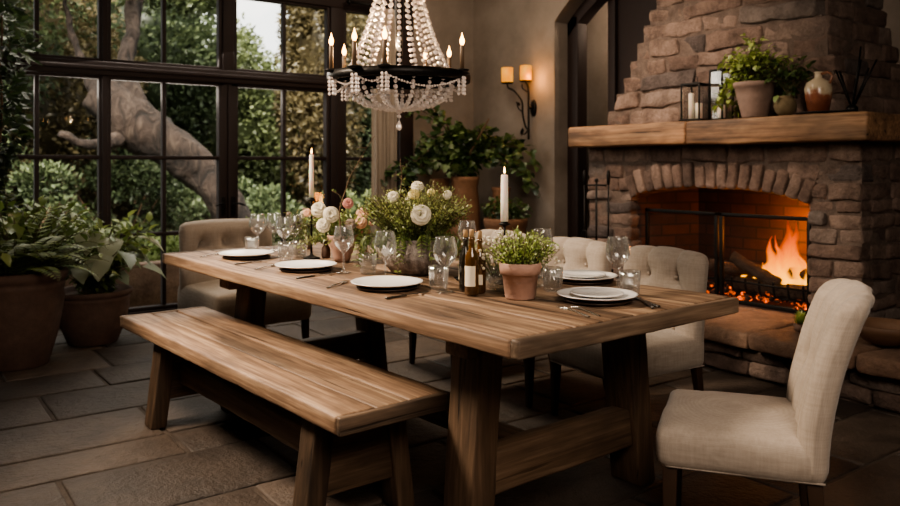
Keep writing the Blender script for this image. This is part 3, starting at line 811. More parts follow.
def back_mesh(w, h, th, z0, xb, buttons, wrap=.03, recline=.10, crown=.02, dep=.03, chan=True, flare=0.0, bot=None):
    mb = MB(); rows = sorted(set(b[1] for b in buttons), reverse=True)
    def sdist(p, a, b):
        ax, ay = a; bx, by = b; dx, dy = bx - ax, by - ay; L = dx * dx + dy * dy
        t = max(0, min(1, ((p[0] - ax) * dx + (p[1] - ay) * dy) / L)) if L else 0
        return math.hypot(p[0] - ax - dx * t, p[1] - ay - dy * t)
    segs = []
    top = [b for b in buttons if b[1] == rows[0]]
    if chan:
        for b in top: segs.append(((b[0] * w / 2, b[1] * h), (b[0] * w / 2 * 1.06, h * 1.05), .75))
    for r in range(len(rows) - 1):
        for a in [b for b in buttons if b[1] == rows[r]]:
            for b in [b for b in buttons if b[1] == rows[r + 1]]:
                if abs(a[0] - b[0]) < .7: segs.append(((a[0] * w / 2, a[1] * h), (b[0] * w / 2, b[1] * h), .6))
    for b in [b for b in buttons if b[1] == rows[-1]]:
        segs.append(((b[0] * w / 2, b[1] * h), (b[0] * w / 2, (bot if bot is not None else .0) * h), .5))
    def fn(p):
        u = p.y / (w / 2); v = p.z / h + .5; fr = max(0, p.x / (th / 2))
        q = (p.y, v * h); x, y, z = p.x, p.y, p.z + h / 2
        top_f = max(0, (v - .8) / .2)
        if fr > .2 or v > .93:
            puff = .022 * (1 - u ** 4) * min(1, (1 - v) * 6 + .35) * min(1, v * 4)
            d = 0
            for bx, bv in buttons:
                rr = math.hypot(q[0] - bx * w / 2, q[1] - bv * h); d += dep * math.exp(-(rr / .030) ** 2) + .4 * dep * math.exp(-(rr / .07) ** 2)
            cr = 0
            for a, b, k in segs:
                sd = sdist(q, a, b); cr = max(cr, dep * k * math.exp(-(sd / .011) ** 2) * .6 + dep * .5 * k * math.exp(-(sd / .045) ** 2))
            x += (puff - d - cr) * (fr if v <= .93 else max(fr, .6) )
            if v > .93: z -= cr * .35
        x += wrap * u * u * (.4 + .6 * v)            # sides come forward
        x -= recline * v * v * .9 + recline * .1 * v  # leans back
        z += crown * (1 - u * u) * v
        y *= 1 + flare * v
        return V((x + xb, y, z + z0))
    nu, nv = 44, 40
    vs, fs = gbox((th, w, h), (2, nu, nv), th * .46, .0015, 8, 4, fn); mb.add(vs, fs)
    return mb
BTN_B = MB(); 
def chair_legs(t, w, d, z, splay=.03, s=.042):
    for sx in (-1, 1):
        for sy in (-1, 1):
            mb = MB(); H = z + .01
            x1, y1 = sx * (d / 2 - .035), sy * (w / 2 - .035)
            def fn(p):
                q = p.z / H + .5; k = .62 + .38 * q
                return V((p.x * k + x1 + sx * splay * (1 - q) * (1.3 if sx < 0 else .25), p.y * k + y1 + sy * splay * .15 * (1 - q), p.z + H / 2))
            vs, fs = gbox((s, s, H), (1, 1, 5), .004, 0, 1, 0, fn); mb.add(vs, fs); mb.build('leg', WOOD_D, t)
def buttons_mesh(w, h, th, z0, xb, buttons, wrap, recline, crown, dep):
    out = []
    for bx, bv in buttons:
        u = bx; v = bv; x = th / 2 + .022 * (1 - u ** 4) - dep * 1.65 + wrap * u * u * (.4 + .6 * v) - recline * v * v * .9 - recline * .1 * v + xb
        mb = MB(); sphere(mb, (x + .004, bx * w / 2, bv * h + crown * (1 - u * u) * v + z0), .011, 10, 6); out.append(mb)
    return out
def make_chair(name, label, cat, loc, rz, w, d, zs0, zs1, zt, th, buttons, wrap, recline, crown=.02, dep=.028, group=None, bz=None, flare=0, splay=.03, chan=True):
    t = thing(name, label, cat, loc, rz, group)
    seat_mesh(w, d, zs0, zs1).build('seat', LINEN, t)
    bz = zs0 if bz is None else bz; h = zt - bz; xb = -d / 2 + th / 2 - .015
    b = back_mesh(w * 1.02, h, th, bz, xb, buttons, wrap, recline, crown, dep, chan, flare, (zs1 - bz) / h).build('backrest', LINEN, t)
    for m in buttons_mesh(w * 1.02, h, th, bz, xb, buttons, wrap, recline, crown, dep): m.build('button', LINEN, b)
    chair_legs(t, w, d, zs0, splay)
    return t
B5 = [(-.36, .75), (.36, .75), (-.98, .56), (.0, .54), (.98, .56), (-.36, .3), (.36, .3)]
SG = 'tufted linen chairs along the fireplace side of the table'
side = make_chair('dining_chair', 'beige tufted linen chair nearest the corner of the table, before the fire', 'chair', (2.95, 2.61, 0), PI - .06, .50, .58, .255, .41, .80, .10, B5, .03, .06, .015, .03, SG)
dup(side, (2.95, 3.22, 0), PI - .03, 'beige tufted linen chair in the middle of the row, before the fire tools')
dup(side, (2.95, 3.88, 0), PI, 'beige linen chair half hidden behind the tall candle and the herb pot')
make_chair('end_chair', 'wide beige tufted armless chair at the window end of the table', 'chair', (1.89, 4.83, 0), -PI / 2 + .05, .62, .66, .26, .47, .86, .11, [(-.50, .76), (0, .76), (.50, .76), (-.97, .58), (-.25, .56), (.25, .56), (.97, .58)], .075, .05, .01, .05, None, None, 0, .03, False)
make_chair('host_chair', 'large cream linen chair with curved back turned sideways, closest of all the chairs', 'chair', (2.129, 1.432, 0), math.radians(125), .46, .45, .355, .475, .866, .075, [(-.5, .55), (.0, .55), (.5, .55)], .045, .135, .02, .022, None, .36, .0, .02)
Rt = V((math.cos(math.radians(36)), -math.sin(math.radians(36)), 0)); Nr = V((-math.sin(math.radians(36)), -math.cos(math.radians(36)), 0))
# ================================================================== TABLEWARE
TOP = TZ + .0015
def charger_mesh():
    mb = MB(); lathe(mb, [(0, 0), (.104, 0), (.117, .005), (.119, .009), (.114, .010), (.10, .008), (0, .008)], 40); return mb
def plate_mesh(R_, h=.018):
    mb = MB(); k = R_ / .135
    lathe(mb, [(0, 0), (.075 * k, 0), (.08 * k, .003), (.10 * k, .007), (.132 * k, h - .003), (.1365 * k, h), (.135 * k, h + .002), (.128 * k, h), (.098 * k, .011), (.088 * k, .008), (0, .008)], 48); return mb
P0 = charger_mesh().build('charger_plate', CHARGER); P1 = plate_mesh(.1365).build('dinner_plate', CHINA); P2 = plate_mesh(.090, .012).build('salad_plate', CHINA)
SET = [((2.01, 1.905), 'at the table end by the large sideways chair', True), ((2.305, 2.26), 'on the fireside, before the middle chair', True),
       ((1.575, 2.575), 'on the bench side, nearest the flower bowl', False), ((1.555, 3.235), 'second from the window end on the bench side', False), ((1.515, 3.835), 'nearest the window end on the bench side', False)]
first = True
for (x, y), where, salad in SET:
    for src, z, nm, cat, grp in ((P0, TOP, 'dark charger under the plate ', 'charger', 'chargers on the dining table'), (P1, TOP + .0085, 'white rimmed dinner plate ', 'plate', 'dinner plates on the dining table'), (P2, TOP + .0175, 'small white top plate ', 'plate', 'small plates on the dining table')):
        if src is P2 and not salad: continue
        o = src if first else src.copy()
        if not first: col.objects.link(o)
        o.location = (x, y, z); tag(o, nm + where, cat, grp)
    first = False
# ---- glasses
def wine_glass(h=.203, r=.046):
    mb = MB(); zb = h * .47
    out = [(.034, 0), (.033, .002), (.012, .005), (.0045, .012), (.0038, .05), (.0042, zb - .012), (.012, zb - .002), (r * .78, zb + .022), (r, zb + .045), (r * .97, zb + .066), (r * .80, h - .002), (r * .79, h)]
    inn = [(r * .765, h - .001), (r * .775, h - .004), (r * .94, zb + .066), (r * .965, zb + .045), (r * .74, zb + .024), (.008, zb + .004), (0, zb + .002)]
    lathe(mb, [(0, 0)] + out + inn, 28); return mb
def tumbler(h=.088, r=.038):
    mb = MB(); seg = 48
    def fn(p, a):
        q = 1 + (.05 * math.cos(a * 12) if .006 < p.z < h * .72 and True else 0); return V((p.x * q, p.y * q, p.z))
    lathe(mb, [(0, 0), (r * .80, 0), (r * .84, .004), (r * .88, .012), (r * .93, h * .5), (r * .97, h * .72), (r, h), (r * .95, h), (r * .90, h * .72), (r * .80, .016), (0, .013)], seg, fn=fn); return mb
G0 = wine_glass().build('wine_glass', GLASSD); U0 = tumbler().build('tumbler', GLASST)
WG = [((1.655, 2.72), 'clear wine glass behind the plate beside the flower bowl'), ((1.645, 3.05), 'clear wine glass in front of the small terracotta flower pot'), ((1.70, 2.37), 'clear wine glass at the left of the two bottles'), ((2.215, 1.995), 'clear wine glass between the two fireside plates'),
      ((1.67, 4.07), 'clear wine glass nearest the window end of the table'), ((1.77, 4.08), 'clear wine glass at the back of the cluster near the window'), ((1.80, 3.89), 'clear wine glass at the right of the cluster near the window'), ((1.69, 3.77), 'clear wine glass at the front of the cluster near the window'), ((2.24, 2.43), 'clear wine glass behind the herb pot beside white sprigs'), ((2.28, 3.0), 'clear wine glass on the fireside behind the flower bowl')]
for i, ((x, y), lb) in enumerate(WG):
    o = G0 if i == 0 else G0.copy()
    if i: col.objects.link(o)
    o.location = (x, y, TOP); o.rotation_euler = (0, 0, i); tag(o, lb, 'glass', 'wine glasses on the dining table')
TG = [((1.72, 2.97), 'ribbed glass tumbler left of the flower bowl'), ((1.72, 2.44), 'ribbed glass tumbler right of the flower bowl'), ((2.035, 2.15), 'ribbed glass tumbler right of the herb pot'), ((2.195, 1.92), 'ribbed glass tumbler by the near right plate'), ((1.61, 4.0), 'ribbed glass tumbler nearest the window end of the table'), ((1.64, 3.64), 'ribbed glass tumbler at the front of the glass cluster'), ((1.74, 3.69), 'ribbed glass tumbler beside the far candlestick')]
for i, ((x, y), lb) in enumerate(TG):
    o = U0 if i == 0 else U0.copy()
    if i: col.objects.link(o)
    o.location = (x, y, TOP); tag(o, lb, 'tumbler', 'ribbed tumblers on the dining table')
# ---- cutlery
def fork_mesh():
    mb = MB(); vs = []
    pts = [(0, .0035, .0012), (.03, .0045, .0015), (.09, .0028, .0035), (.125, .0028, .0035), (.138, .010, .002), (.150, .0115, .001)]
    for x, w, z in pts: vs += [(x, -w, z), (x, w, z), (x, -w, z + .0022), (x, w, z + .0022)]
    fs = []
    for i in range(len(pts) - 1):
        a = i * 4; fs += [(a, a + 1, a + 5, a + 4), (a + 2, a + 6, a + 7, a + 3), (a, a + 4, a + 6, a + 2), (a + 1, a + 3, a + 7, a + 5)]
    mb.add(vs, fs)
    for k in range(4): yy = -.0095 + k * .00635; box(mb, .148, .192, yy - .0013, yy + .0013, .001, .0032, 0)
    return mb
def knife_mesh():
    mb = MB(); box(mb, 0, .095, -.0065, .0065, 0, .006, .0025, (3, 1, 1)); hb = MB()
    hb.add([(.095, -.004, .003), (.15, -.009, .003), (.20, -.008, .003), (.215, .004, .003), (.20, .006, .003), (.095, .006, .003), (.095, -.004, .0045), (.15, -.009, .0036), (.20, -.008, .0036), (.215, .004, .0036), (.20, .006, .0045), (.095, .006, .0045)],
           [(5, 4, 3, 2, 1, 0), (6, 7, 8, 9, 10, 11)] + [(i, (i + 1) % 6, (i + 1) % 6 + 6, i + 6) for i in range(6)], .5, False)
    return mb, hb
F0 = fork_mesh().build('fork', STEEL)
k1, k2 = knife_mesh(); K0 = k2.build('knife', DARKSTEEL); kh = k1.build('handle', DARKSTEEL, K0)
def ang(p, q): return math.atan2(q[1] - p[1], q[0] - p[0])
FK = [((1.775, 1.715), (1.83, 1.91), 'silver fork left of the near right plate, outer one'), ((1.81, 1.705), (1.865, 1.88), 'silver fork left of the near right plate, next to its rim'), ((1.385, 2.70), (1.50, 2.79), 'silver fork beside the plate at the flower bowl'), ((1.37, 3.37), (1.47, 3.44), 'silver fork beside the plate second from the window end'), ((1.33, 3.98), (1.42, 4.05), 'silver fork beside the plate nearest the window end')]
for i, (p, q, lb) in enumerate(FK):
    o = F0 if i == 0 else F0.copy()
    if i: col.objects.link(o)
    o.location = (p[0], p[1], TOP); o.rotation_euler = (0, 0, ang(p, q)); tag(o, lb, 'fork', 'forks on the dining table')
KN = [((2.085, 1.70), (2.155, 1.87), 'dark steel knife right of the near right plate, outer one'), ((2.055, 1.70), (2.125, 1.80), 'dark steel knife right of the near right plate, next to its rim'), ((1.44, 2.365), (1.66, 2.40), 'dark knife beside the plate at the flower bowl'), ((1.40, 3.0), (1.62, 3.06), 'dark knife beside the plate second from the window end'), ((1.365, 3.60), (1.55, 3.655), 'dark knife beside the plate nearest the window end')]
for i, (p, q, lb) in enumerate(KN):
    o = K0 if i == 0 else copy_tree(K0)
    o.location = (p[0], p[1], TOP); o.rotation_euler = (0, 0, ang(p, q)); tag(o, lb, 'knife', 'knives on the dining table')
# ---- candles
def candlestick(loc, hh, hc, rc, la, lb):
    o = thing('candlestick', la, 'candlestick', loc)
    mb = MB(); lathe(mb, [(0, 0), (.042, 0), (.043, .004), (.03, .009), (.009, .018), (.006, .03)], 24); mb.build('base', IRON, o)
    mb = MB(); lathe(mb, [(.006, .028), (.0045, .07), (.006, hh * .5), (.0045, hh - .04), (.006, hh - .018)], 14); mb.build('stem', IRON, o)
    mb = MB(); lathe(mb, [(.006, hh - .018), (.021, hh - .012), (.023, hh - .008), (.014, hh - .006), (.014, hh), (0, hh)], 18); mb.build('cup', IRON, o)
    t = thing('taper_candle', lb, 'candle', (loc[0], loc[1], loc[2] + hh + .0005))
    mb = MB(); lathe(mb, [(0, 0), (rc, 0), (rc * .97, hc * .5), (rc * .9, hc - .004), (rc * .75, hc), (0, hc - .003)], 18); mb.build('wax', WAX, t)
    mb = MB(); tube(mb, [(0, 0, hc - .004), (.001, 0, hc + .008)], .0012, 5); mb.build('wick', CHAR, t)
    mb = MB(); lathe(mb, [(0, hc + .004), (.004, hc + .009), (.0045, hc + .014), (.0025, hc + .024), (0, hc + .034)], 10); mb.build('flame', FLAME, t)
candlestick((1.765, 3.61, TOP), .305, .215, .0125, 'slim black iron candlestick near the window end of the table', 'lit white taper candle before the window panes')
candlestick((2.01, 2.40, TOP), .245, .185, .0155, 'slim black iron candlestick behind the herb pot', 'lit white taper candle standing above the herb pot')
# ---- bottles
def bottle(loc, h, r, body, lab, lbl, rz):
    o = thing('bottle', lab, 'bottle', loc, rz)
    mb = MB(); s = h * .62
    lathe(mb, [(0, .002), (r * .8, 0), (r, .006), (r, s), (r * .9, s + .014), (r * .45, s + .034), (r * .40, h - .02), (r * .46, h - .018), (r * .46, h - .006), (r * .3, h - .005), (0, h - .02)], 28)
    mb.build('body', body, o)
    mb = MB(); lathe(mb, [(0, h - .012), (r * .34, h - .012), (r * .36, h + .018), (r * .33, h + .022), (0, h + .022)], 14); mb.build('cork', CORK, o)
    z0, z1, a0, a1 = lbl; mb = MB(); vs = []; n = 12
    for z in (z0 * h, z1 * h):
        for i in range(n + 1):
            a = a0 + (a1 - a0) * i / n; vs.append(((r + .0006) * math.cos(a), (r + .0006) * math.sin(a), z))
    mb.add(vs, [(i, i + 1, n + 2 + i, n + 1 + i) for i in range(n)]); mb.build('label', PAPER, o)
DGL = simple('dark_bottle_glass', (.025, .02, .012), .1, Coat_Weight=.6)
bottle((1.735, 2.255, TOP), .215, .0255, AMBER, 'amber glass bottle with cork and tall cream label, before the darker bottle', (.16, .50, -1.1, .7), PI + .75)
bottle((1.788, 2.275, TOP), .205, .022, AMBER, 'amber glass bottle with cork and two small cream labels, right of its neighbour', (.16, .34, -.9, .4), PI + 1.0)
bottle((1.775, 2.345, TOP), .205, .0245, DGL, 'dark glass corked bottle half hidden behind the amber bottles', (.2, .45, -2.2, -1.0), PI + .7)
# the neck band on the narrow bottle
# ================================================================== TABLE PLANTS AND FLOWERS
def sprigs(mb, st, c, n, h, spread, size, g, up=1.0, asp=.5, per=14, z0=0.0):
    """upright leafy stems from c"""
    for i in range(n):
        a = g.uniform(0, 2 * PI); s = spread * math.sqrt(g.random()); H = h * g.uniform(.65, 1.05) * (1 - .35 * (s / spread) ** 2)
        b = V((c[0] + math.cos(a) * s * .35, c[1] + math.sin(a) * s * .35, c[2] + z0)); e = V((c[0] + math.cos(a) * s * 1.1, c[1] + math.sin(a) * s * 1.1, c[2] + H))
        m = (b + e) / 2 + V((0, 0, H * .12)); pts = bez(b, (b + m) / 2, m, e, 5)
        tube(st, pts, .0012, 4, .5, False)
        for k in range(per):
            t = (k + 1.2) / (per + .5); q = pts[min(5, int(t * 5))]; f = t * 5 - int(t * 5)
            p = q + ((pts[min(5, int(t * 5) + 1)] - q) * f)
            d = (rdir(g) * .9 + V((math.cos(a), math.sin(a), .7)) * .5).normalized(); L = size * g.uniform(.6, 1.25)
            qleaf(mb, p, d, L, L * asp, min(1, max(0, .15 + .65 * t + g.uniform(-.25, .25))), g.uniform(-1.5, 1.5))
g = random.Random(31)
hp = thing('potted_herb', 'small terracotta pot of bright green thyme on the table beside the bottles', 'potted plant', (1.835, 2.105, TOP))
mb = MB(); lathe(mb, [(0, 0), (.050, 0), (.053, .004), (.064, .086), (.0715, .087), (.0745, .123), (.0725, .127), (.067, .125), (.064, .105), (0, .105)], 40); mb.build('pot', TERRA, hp)
mb = MB(); lathe(mb, [(0, .108), (.063, .107)], 20); mb.build('soil', SOIL, hp)
lm, sm = MB(), MB(); sprigs(lm, sm, (0, 0, .10), 115, .145, .115, .015, g, per=20); lm.build('foliage', L_HERB, hp); sm.build('stem', STEM, hp)
# white filler flowers behind it
vz = thing('flower_vase', 'small clear glass jar of white sprigs behind the herb pot', 'vase', (1.90, 2.30, TOP))
mb = MB(); lathe(mb, [(0, 0), (.04, 0), (.05, .012), (.052, .04), (.04, .065), (.033, .075), (.036, .082), (.034, .082), (.030, .075), (.048, .04), (.046, .014), (0, .006)], 28); mb.build('jar', GLASSD, vz)
lm, sm, wm = MB(), MB(), MB(); sprigs(lm, sm, (0, 0, .05), 36, .17, .14, .014, g, per=8); 
for i in range(230):
    a = g.uniform(0, 2 * PI); s = .15 * math.sqrt(g.random()); gem(wm, (math.cos(a) * s, math.sin(a) * s, .21 - s * .5 + g.uniform(-.06, .03)), g.uniform(.003, .0075), g.random())
lm.build('foliage', L_MID, vz); sm.build('stem', STEM, vz); wm.build('blossoms', P_WHITE, vz)
w2 = thing('flower_vase', 'short glass jar of white blossom between the herb pot and the fireside chairs', 'vase', (2.06, 2.28, TOP))
mb = MB(); lathe(mb, [(0, 0), (.03, 0), (.036, .01), (.034, .07), (.026, .085), (.028, .09), (.024, .088), (.031, .07), (0, .006)], 24); mb.build('jar', GLASSD, w2)
lm, sm, wm = MB(), MB(), MB(); sprigs(lm, sm, (0, 0, .06), 26, .13, .10, .014, g, per=8)
for i in range(130):
    a = g.uniform(0, 2 * PI); s = .11 * math.sqrt(g.random()); gem(wm, (math.cos(a) * s, math.sin(a) * s, .18 - s * .5 + g.uniform(-.06, .03)), g.uniform(.003, .007), g.random())
lm.build('foliage', L_MID, w2); sm.build('stem', STEM, w2); wm.build('blossoms', P_WHITE, w2)
# big bowl arrangement
fa = thing('flower_arrangement', 'large arrangement of greenery and white roses in a wide hammered bowl', 'flower arrangement', (1.915, 2.875, TOP))
mb = MB(); lathe(mb, [(0, 0), (.10, 0), (.118, .006), (.156, .05), (.163, .085), (.148, .125), (.132, .143), (.136, .150), (.127, .150), (.122, .14), (.13, .12), (0, .12)], 48, wob=.03); mb.build('bowl', BOWLM, fa)
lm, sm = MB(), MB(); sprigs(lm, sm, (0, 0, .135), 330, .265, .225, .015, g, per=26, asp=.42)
fd = MB(); sprigs(fd, sm, (-.03, .0, .13), 90, .24, .225, .022, g, per=16, asp=.5)
for i in range(16):    # trailing sprays over the rim
    a = g.uniform(0, 2 * PI); L = g.uniform(.10, .2); o = V((math.cos(a), math.sin(a), 0)); b = V((0, 0, .14)) + o * .09
    pts = bez(b, b + o * .06 + V((0, 0, .05)), b + o * .10, b + o * (L * .75) + V((0, 0, -L * .55)), 8); tube(sm, pts, .0012, 4, .5, False)
    for p in pts[2:]:
        for q in range(3): d = (rdir(g) + o * .4).normalized(); qleaf(fd, p, d, .026, .013, g.uniform(.1, .9), g.uniform(-1, 1))
for i in range(22):
    u = g.uniform(-.2, .2); o = Rt * u + Nr * .1; b = V((0, 0, .14)) + o * .6; e = Rt * u * 1.25 + Nr * (.15 + g.uniform(0, .04)) + V((0, 0, g.uniform(.05, .13)))
    pts = bez(b, b + o * .3 + V((0, 0, .06)), (b + e) / 2 + o * .4 + V((0, 0, .06)), e, 12); tube(sm, pts, .001, 4, .5, False)
    for q in range(3, 13):
        t_ = (pts[q] - pts[q - 1]).normalized(); s_ = t_.cross(Nr); w_ = .026 * math.sin(PI * (q - 2) / 11.5)
        for k_ in (-1, 1): qleaf(fd, pts[q], (s_ * k_ + t_ * .6).normalized(), w_ + .006, .006 + w_ * .2, g.uniform(.2, .9), .3 * k_)
lm.build('foliage', L_FLOR, fa); fd.build('foliage', L_MID, fa); sm.build('stem', STEM, fa)
def put(parent, u, z, w, r, m, up=None, name='rose', lay=5):
    c = Rt * u + Nr * w; mb = MB(); bloom(mb, (c.x, c.y, z), r, up or (Nr + V((0, 0, .55)) + rdir(g) * .3), lay, g); return mb.build(name, m, parent)
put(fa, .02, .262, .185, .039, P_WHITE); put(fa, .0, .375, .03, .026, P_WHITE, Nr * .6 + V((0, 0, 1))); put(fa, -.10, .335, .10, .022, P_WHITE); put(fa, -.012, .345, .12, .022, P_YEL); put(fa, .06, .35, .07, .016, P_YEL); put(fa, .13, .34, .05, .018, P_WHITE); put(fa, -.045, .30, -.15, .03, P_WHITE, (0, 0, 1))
# thin bare branches reaching up and left
mb = MB()
bl = MB()
for (u0, z0, w0, u1, z1, w1, bend) in [(-.62, .08, -.05, -.20, .60, -.15, -.10), (-.14, .15, -.05, -.08, .50, -.1, .0)]:
    a = Rt * u0 * .55 + Nr * w0 + V((0, 0, z0 + .05)); e = Rt * u1 + Nr * w1 + V((0, 0, z1)); m = (a + e) / 2 + Rt * bend
    pts = bez(a, (a + m) / 2, m, e, 14); pts = [p + noise.noise_vector(p * 14) * .010 for p in pts]
    tube(mb, pts, [.004 - .0028 * i / 14 for i in range(15)], 5)
    for i in range(3, 15, 2):
        d = (rdir(g) + V((0, 0, .4))).normalized(); e2 = pts[i] + d * .06; tube(mb, [pts[i], pts[i] + d * .03 + V((0, 0, .004)), e2], [.0018, .0013, .0008], 4)
        for q in range(3): qleaf(bl, e2 - d * .02 * q, rdir(g), .02, .012, g.random())
mb.build('branch', TWIG, fa); bl.build('branch_leaf', L_FLOR, fa)
# small terracotta vase with pale round blooms
sv = thing('flower_arrangement', 'small terracotta vase of cream and peach blooms left of the big bowl', 'flower arrangement', (1.83, 3.41, TOP))
mb = MB(); lathe(mb, [(0, 0), (.035, 0), (.042, .02), (.062, .075), (.072, .12), (.075, .13), (.07, .13), (.065, .115), (0, .11)], 36); mb.build('vase', TERRA, sv)
lm, sm = MB(), MB(); sprigs(lm, sm, (0, 0, .11), 80, .15, .15, .026, g, per=12); lm.build('foliage', L_MID, sv)
fd = MB(); sprigs(fd, sm, (.0, .08, -.02), 50, .17, .19, .02, g, per=12, z0=.12); fd.build('foliage', L_FLOR, sv); sm.build('stem', STEM, sv)
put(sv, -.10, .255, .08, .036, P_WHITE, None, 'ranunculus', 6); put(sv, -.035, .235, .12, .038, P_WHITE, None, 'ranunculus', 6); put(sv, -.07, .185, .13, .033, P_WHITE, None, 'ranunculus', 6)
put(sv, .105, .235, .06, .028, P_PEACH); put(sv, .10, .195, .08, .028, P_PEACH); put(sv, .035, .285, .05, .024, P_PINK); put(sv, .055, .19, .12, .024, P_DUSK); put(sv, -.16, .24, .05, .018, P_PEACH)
# tiny vases by the far candle
def bud(loc, h, lab, mat, fl, hh):
    o = thing('bud_vase', lab, 'vase', loc); mb = MB(); lathe(mb, [(0, 0), (.02, 0), (.023, .012), (.021, h * .6), (.011, h * .75), (.013, h), (.010, h), (.008, h * .75), (0, h * .7)], 20); mb.build('body', mat, o)
    lm, sm = MB(), MB(); sprigs(lm, sm, (0, 0, h * .8), 16, hh, .085, .017, g, per=12); lm.build('foliage', L_FLOR, o); sm.build('stem', STEM, o)
    for i in range(4):
        a = g.uniform(0, 6.28); mb = MB(); bloom(mb, (math.cos(a) * .045, math.sin(a) * .045, h + hh * g.uniform(.35, .85)), .013, (math.cos(a), math.sin(a), 1), 4, g); mb.build('blossom', fl, o)
bud((1.84, 3.60, TOP), .085, 'tiny brown bottle vase of wispy stems right of the far candlestick', TERRA_D, P_DUSK, .15)
bud((1.78, 3.82, TOP), .07, 'tiny pale vase of dusty blooms behind the far candlestick', CLAY, P_DUSK, .20)
bud((2.00, 3.50, TOP), .09, 'small slim terracotta vase between the flower vase and the big bowl', TERRA, P_PINK, .10)
bud((1.94, 4.02, TOP), .08, 'tiny vase of trailing greenery farthest along the table', TERRA_D, P_WHITE, .16)
# shallow dark dish by the bowl
mb = MB(); lathe(mb, [(0, 0), (.03, 0), (.042, .012), (.040, .013), (.028, .004), (0, .004)], 28); o = mb.build('small_dish', IRON, None, (1.93, 2.56, TOP)); tag(o, 'shallow dark dish on the table behind the wine glass', 'dish')
# ================================================================== POTTED PLANTS ON THE FLOOR
def big_pot(mb, r, h, seg=48):
    lathe(mb, [(0, 0), (r * .62, 0), (r * .66, h * .02), (r * .86, h * .35), (r * .97, h * .68), (r * .96, h * .80), (r * .98, h * .82), (r * .98, h * .86), (r * .95, h * .88), (r * 1.03, h * .90), (r * 1.06, h * .97), (r * 1.02, h), (r * .93, h * .99), (r * .88, h * .9), (0, h * .9)], seg, wob=.012)
def frond(lm, sm, b, d, L, g, wid=.09, n=16, droop=.6, rb=.5):
    d = V(d).normalized(); e = b + d * L + V((0, 0, -droop * L)); pts = bez(b, b + d * L * .35 + V((0, 0, .18 * L)), b + d * L * .75 + V((0, 0, .05 * L)), e, n)
    tube(sm, pts, [.004 - .003 * i / n for i in range(n + 1)], 4, .5, False)
    for i in range(2, n + 1):
        t = (pts[i] - pts[i - 1]).normalized(); s = t.cross(V((0, 0, 1))); s.normalize(); w = wid * math.sin(PI * min(1, .12 + .9 * i / n)) ** .8
        for q in (-1, 1): qleaf(lm, pts[i], (s * q + t * .5 + V((0, 0, -.15))).normalized(), w, w * .34, min(1, max(0, rb + g.uniform(-.3, .3))), .3 * q)
def leafy(lm, sm, b, n, h, spread, size, g, asp=.65, arc=.5, per=4, rb=.5):
    for i in range(n):
        a = g.uniform(0, 2 * PI); s = spread * math.sqrt(g.random()); H = h * g.uniform(.5, 1.05); o = V((math.cos(a), math.sin(a), 0)); p0 = V(b) + o * s * .15
        e = V(b) + o * s + V((0, 0, H)); pts = bez(p0, p0 + V((0, 0, H * .6)), e - o * s * .3 + V((0, 0, .1 * H)), e, 6); tube(sm, pts, [.004, .0035, .003, .003, .0025, .002, .002], 4, .5, False)
        for k in range(per):
            t = (k + 1) / per; p = pts[int(t * 6)]; d = (o * .8 + rdir(g) * .8 + V((0, 0, .15))).normalized(); L = size * g.uniform(.6, 1.2)
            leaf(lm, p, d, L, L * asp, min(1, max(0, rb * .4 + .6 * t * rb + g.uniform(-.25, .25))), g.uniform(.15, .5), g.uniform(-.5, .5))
g = random.Random(77)
p1 = thing('potted_fern', 'very large dark terracotta pot of ferns at the left edge by the glazing', 'potted plant', (.70, 5.50, 0))
mb = MB(); big_pot(mb, .275, .585); mb.build('pot', TERRA_D, p1)
lm, sm = MB(), MB()
for i in range(64):
    a = g.uniform(0, 2 * PI); el = g.uniform(.25, 1.4); frond(lm, sm, V((math.cos(a) * .08, math.sin(a) * .08, .53)), (math.cos(a) * math.cos(el), math.sin(a) * math.cos(el), math.sin(el)), g.uniform(.4, .62), g, .085, 18, g.uniform(-.1, .32), .6)
lm.build('foliage', L_MID, p1); sm.build('stem', STEM, p1)
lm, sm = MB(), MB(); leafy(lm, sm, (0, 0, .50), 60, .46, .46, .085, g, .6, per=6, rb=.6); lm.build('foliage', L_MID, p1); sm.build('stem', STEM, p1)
p2 = thing('potted_shrub', 'squat terracotta pot with a bushy green plant and pale leaves beside the glass doors', 'potted plant', (1.22, 5.90, 0))
mb = MB(); big_pot(mb, .245, .37); mb.build('pot', TERRA_D, p2)
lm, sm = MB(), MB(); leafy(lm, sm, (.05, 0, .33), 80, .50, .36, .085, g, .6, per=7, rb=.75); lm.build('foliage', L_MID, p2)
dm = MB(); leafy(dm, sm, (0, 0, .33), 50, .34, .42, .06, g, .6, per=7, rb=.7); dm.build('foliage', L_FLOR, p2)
pm = MB()
for i in range(15):
    a = g.uniform(0, 2 * PI); o = V((math.cos(a), math.sin(a), 0)); p = V((-.02, -.05, .33)) + o * g.uniform(.15, .36) + V((0, 0, g.uniform(.12, .42))); tube(sm, bez((0, 0, .33), (0, 0, .5), p, p, 5), .003, 4, .5, False)
    pm = MB(); leaf(pm, p, (o + V((0, 0, -.25))).normalized(), .20, .15, g.random(), .35, g.uniform(-.4, .4)); pm.build('pale_leaf', L_PALE, p2)
for (dx, dy, z) in [(-.05, -.14, .80), (.08, -.16, .74), (-.16, -.08, .70), (.0, -.24, .64)]: pm = MB(); leaf(pm, (dx, dy, z), (-.25, -.75, -.5), .22, .18, .8, .3, 0); pm.build('pale_leaf', L_PALE, p2)
sm.build('stem', STEM, p2)
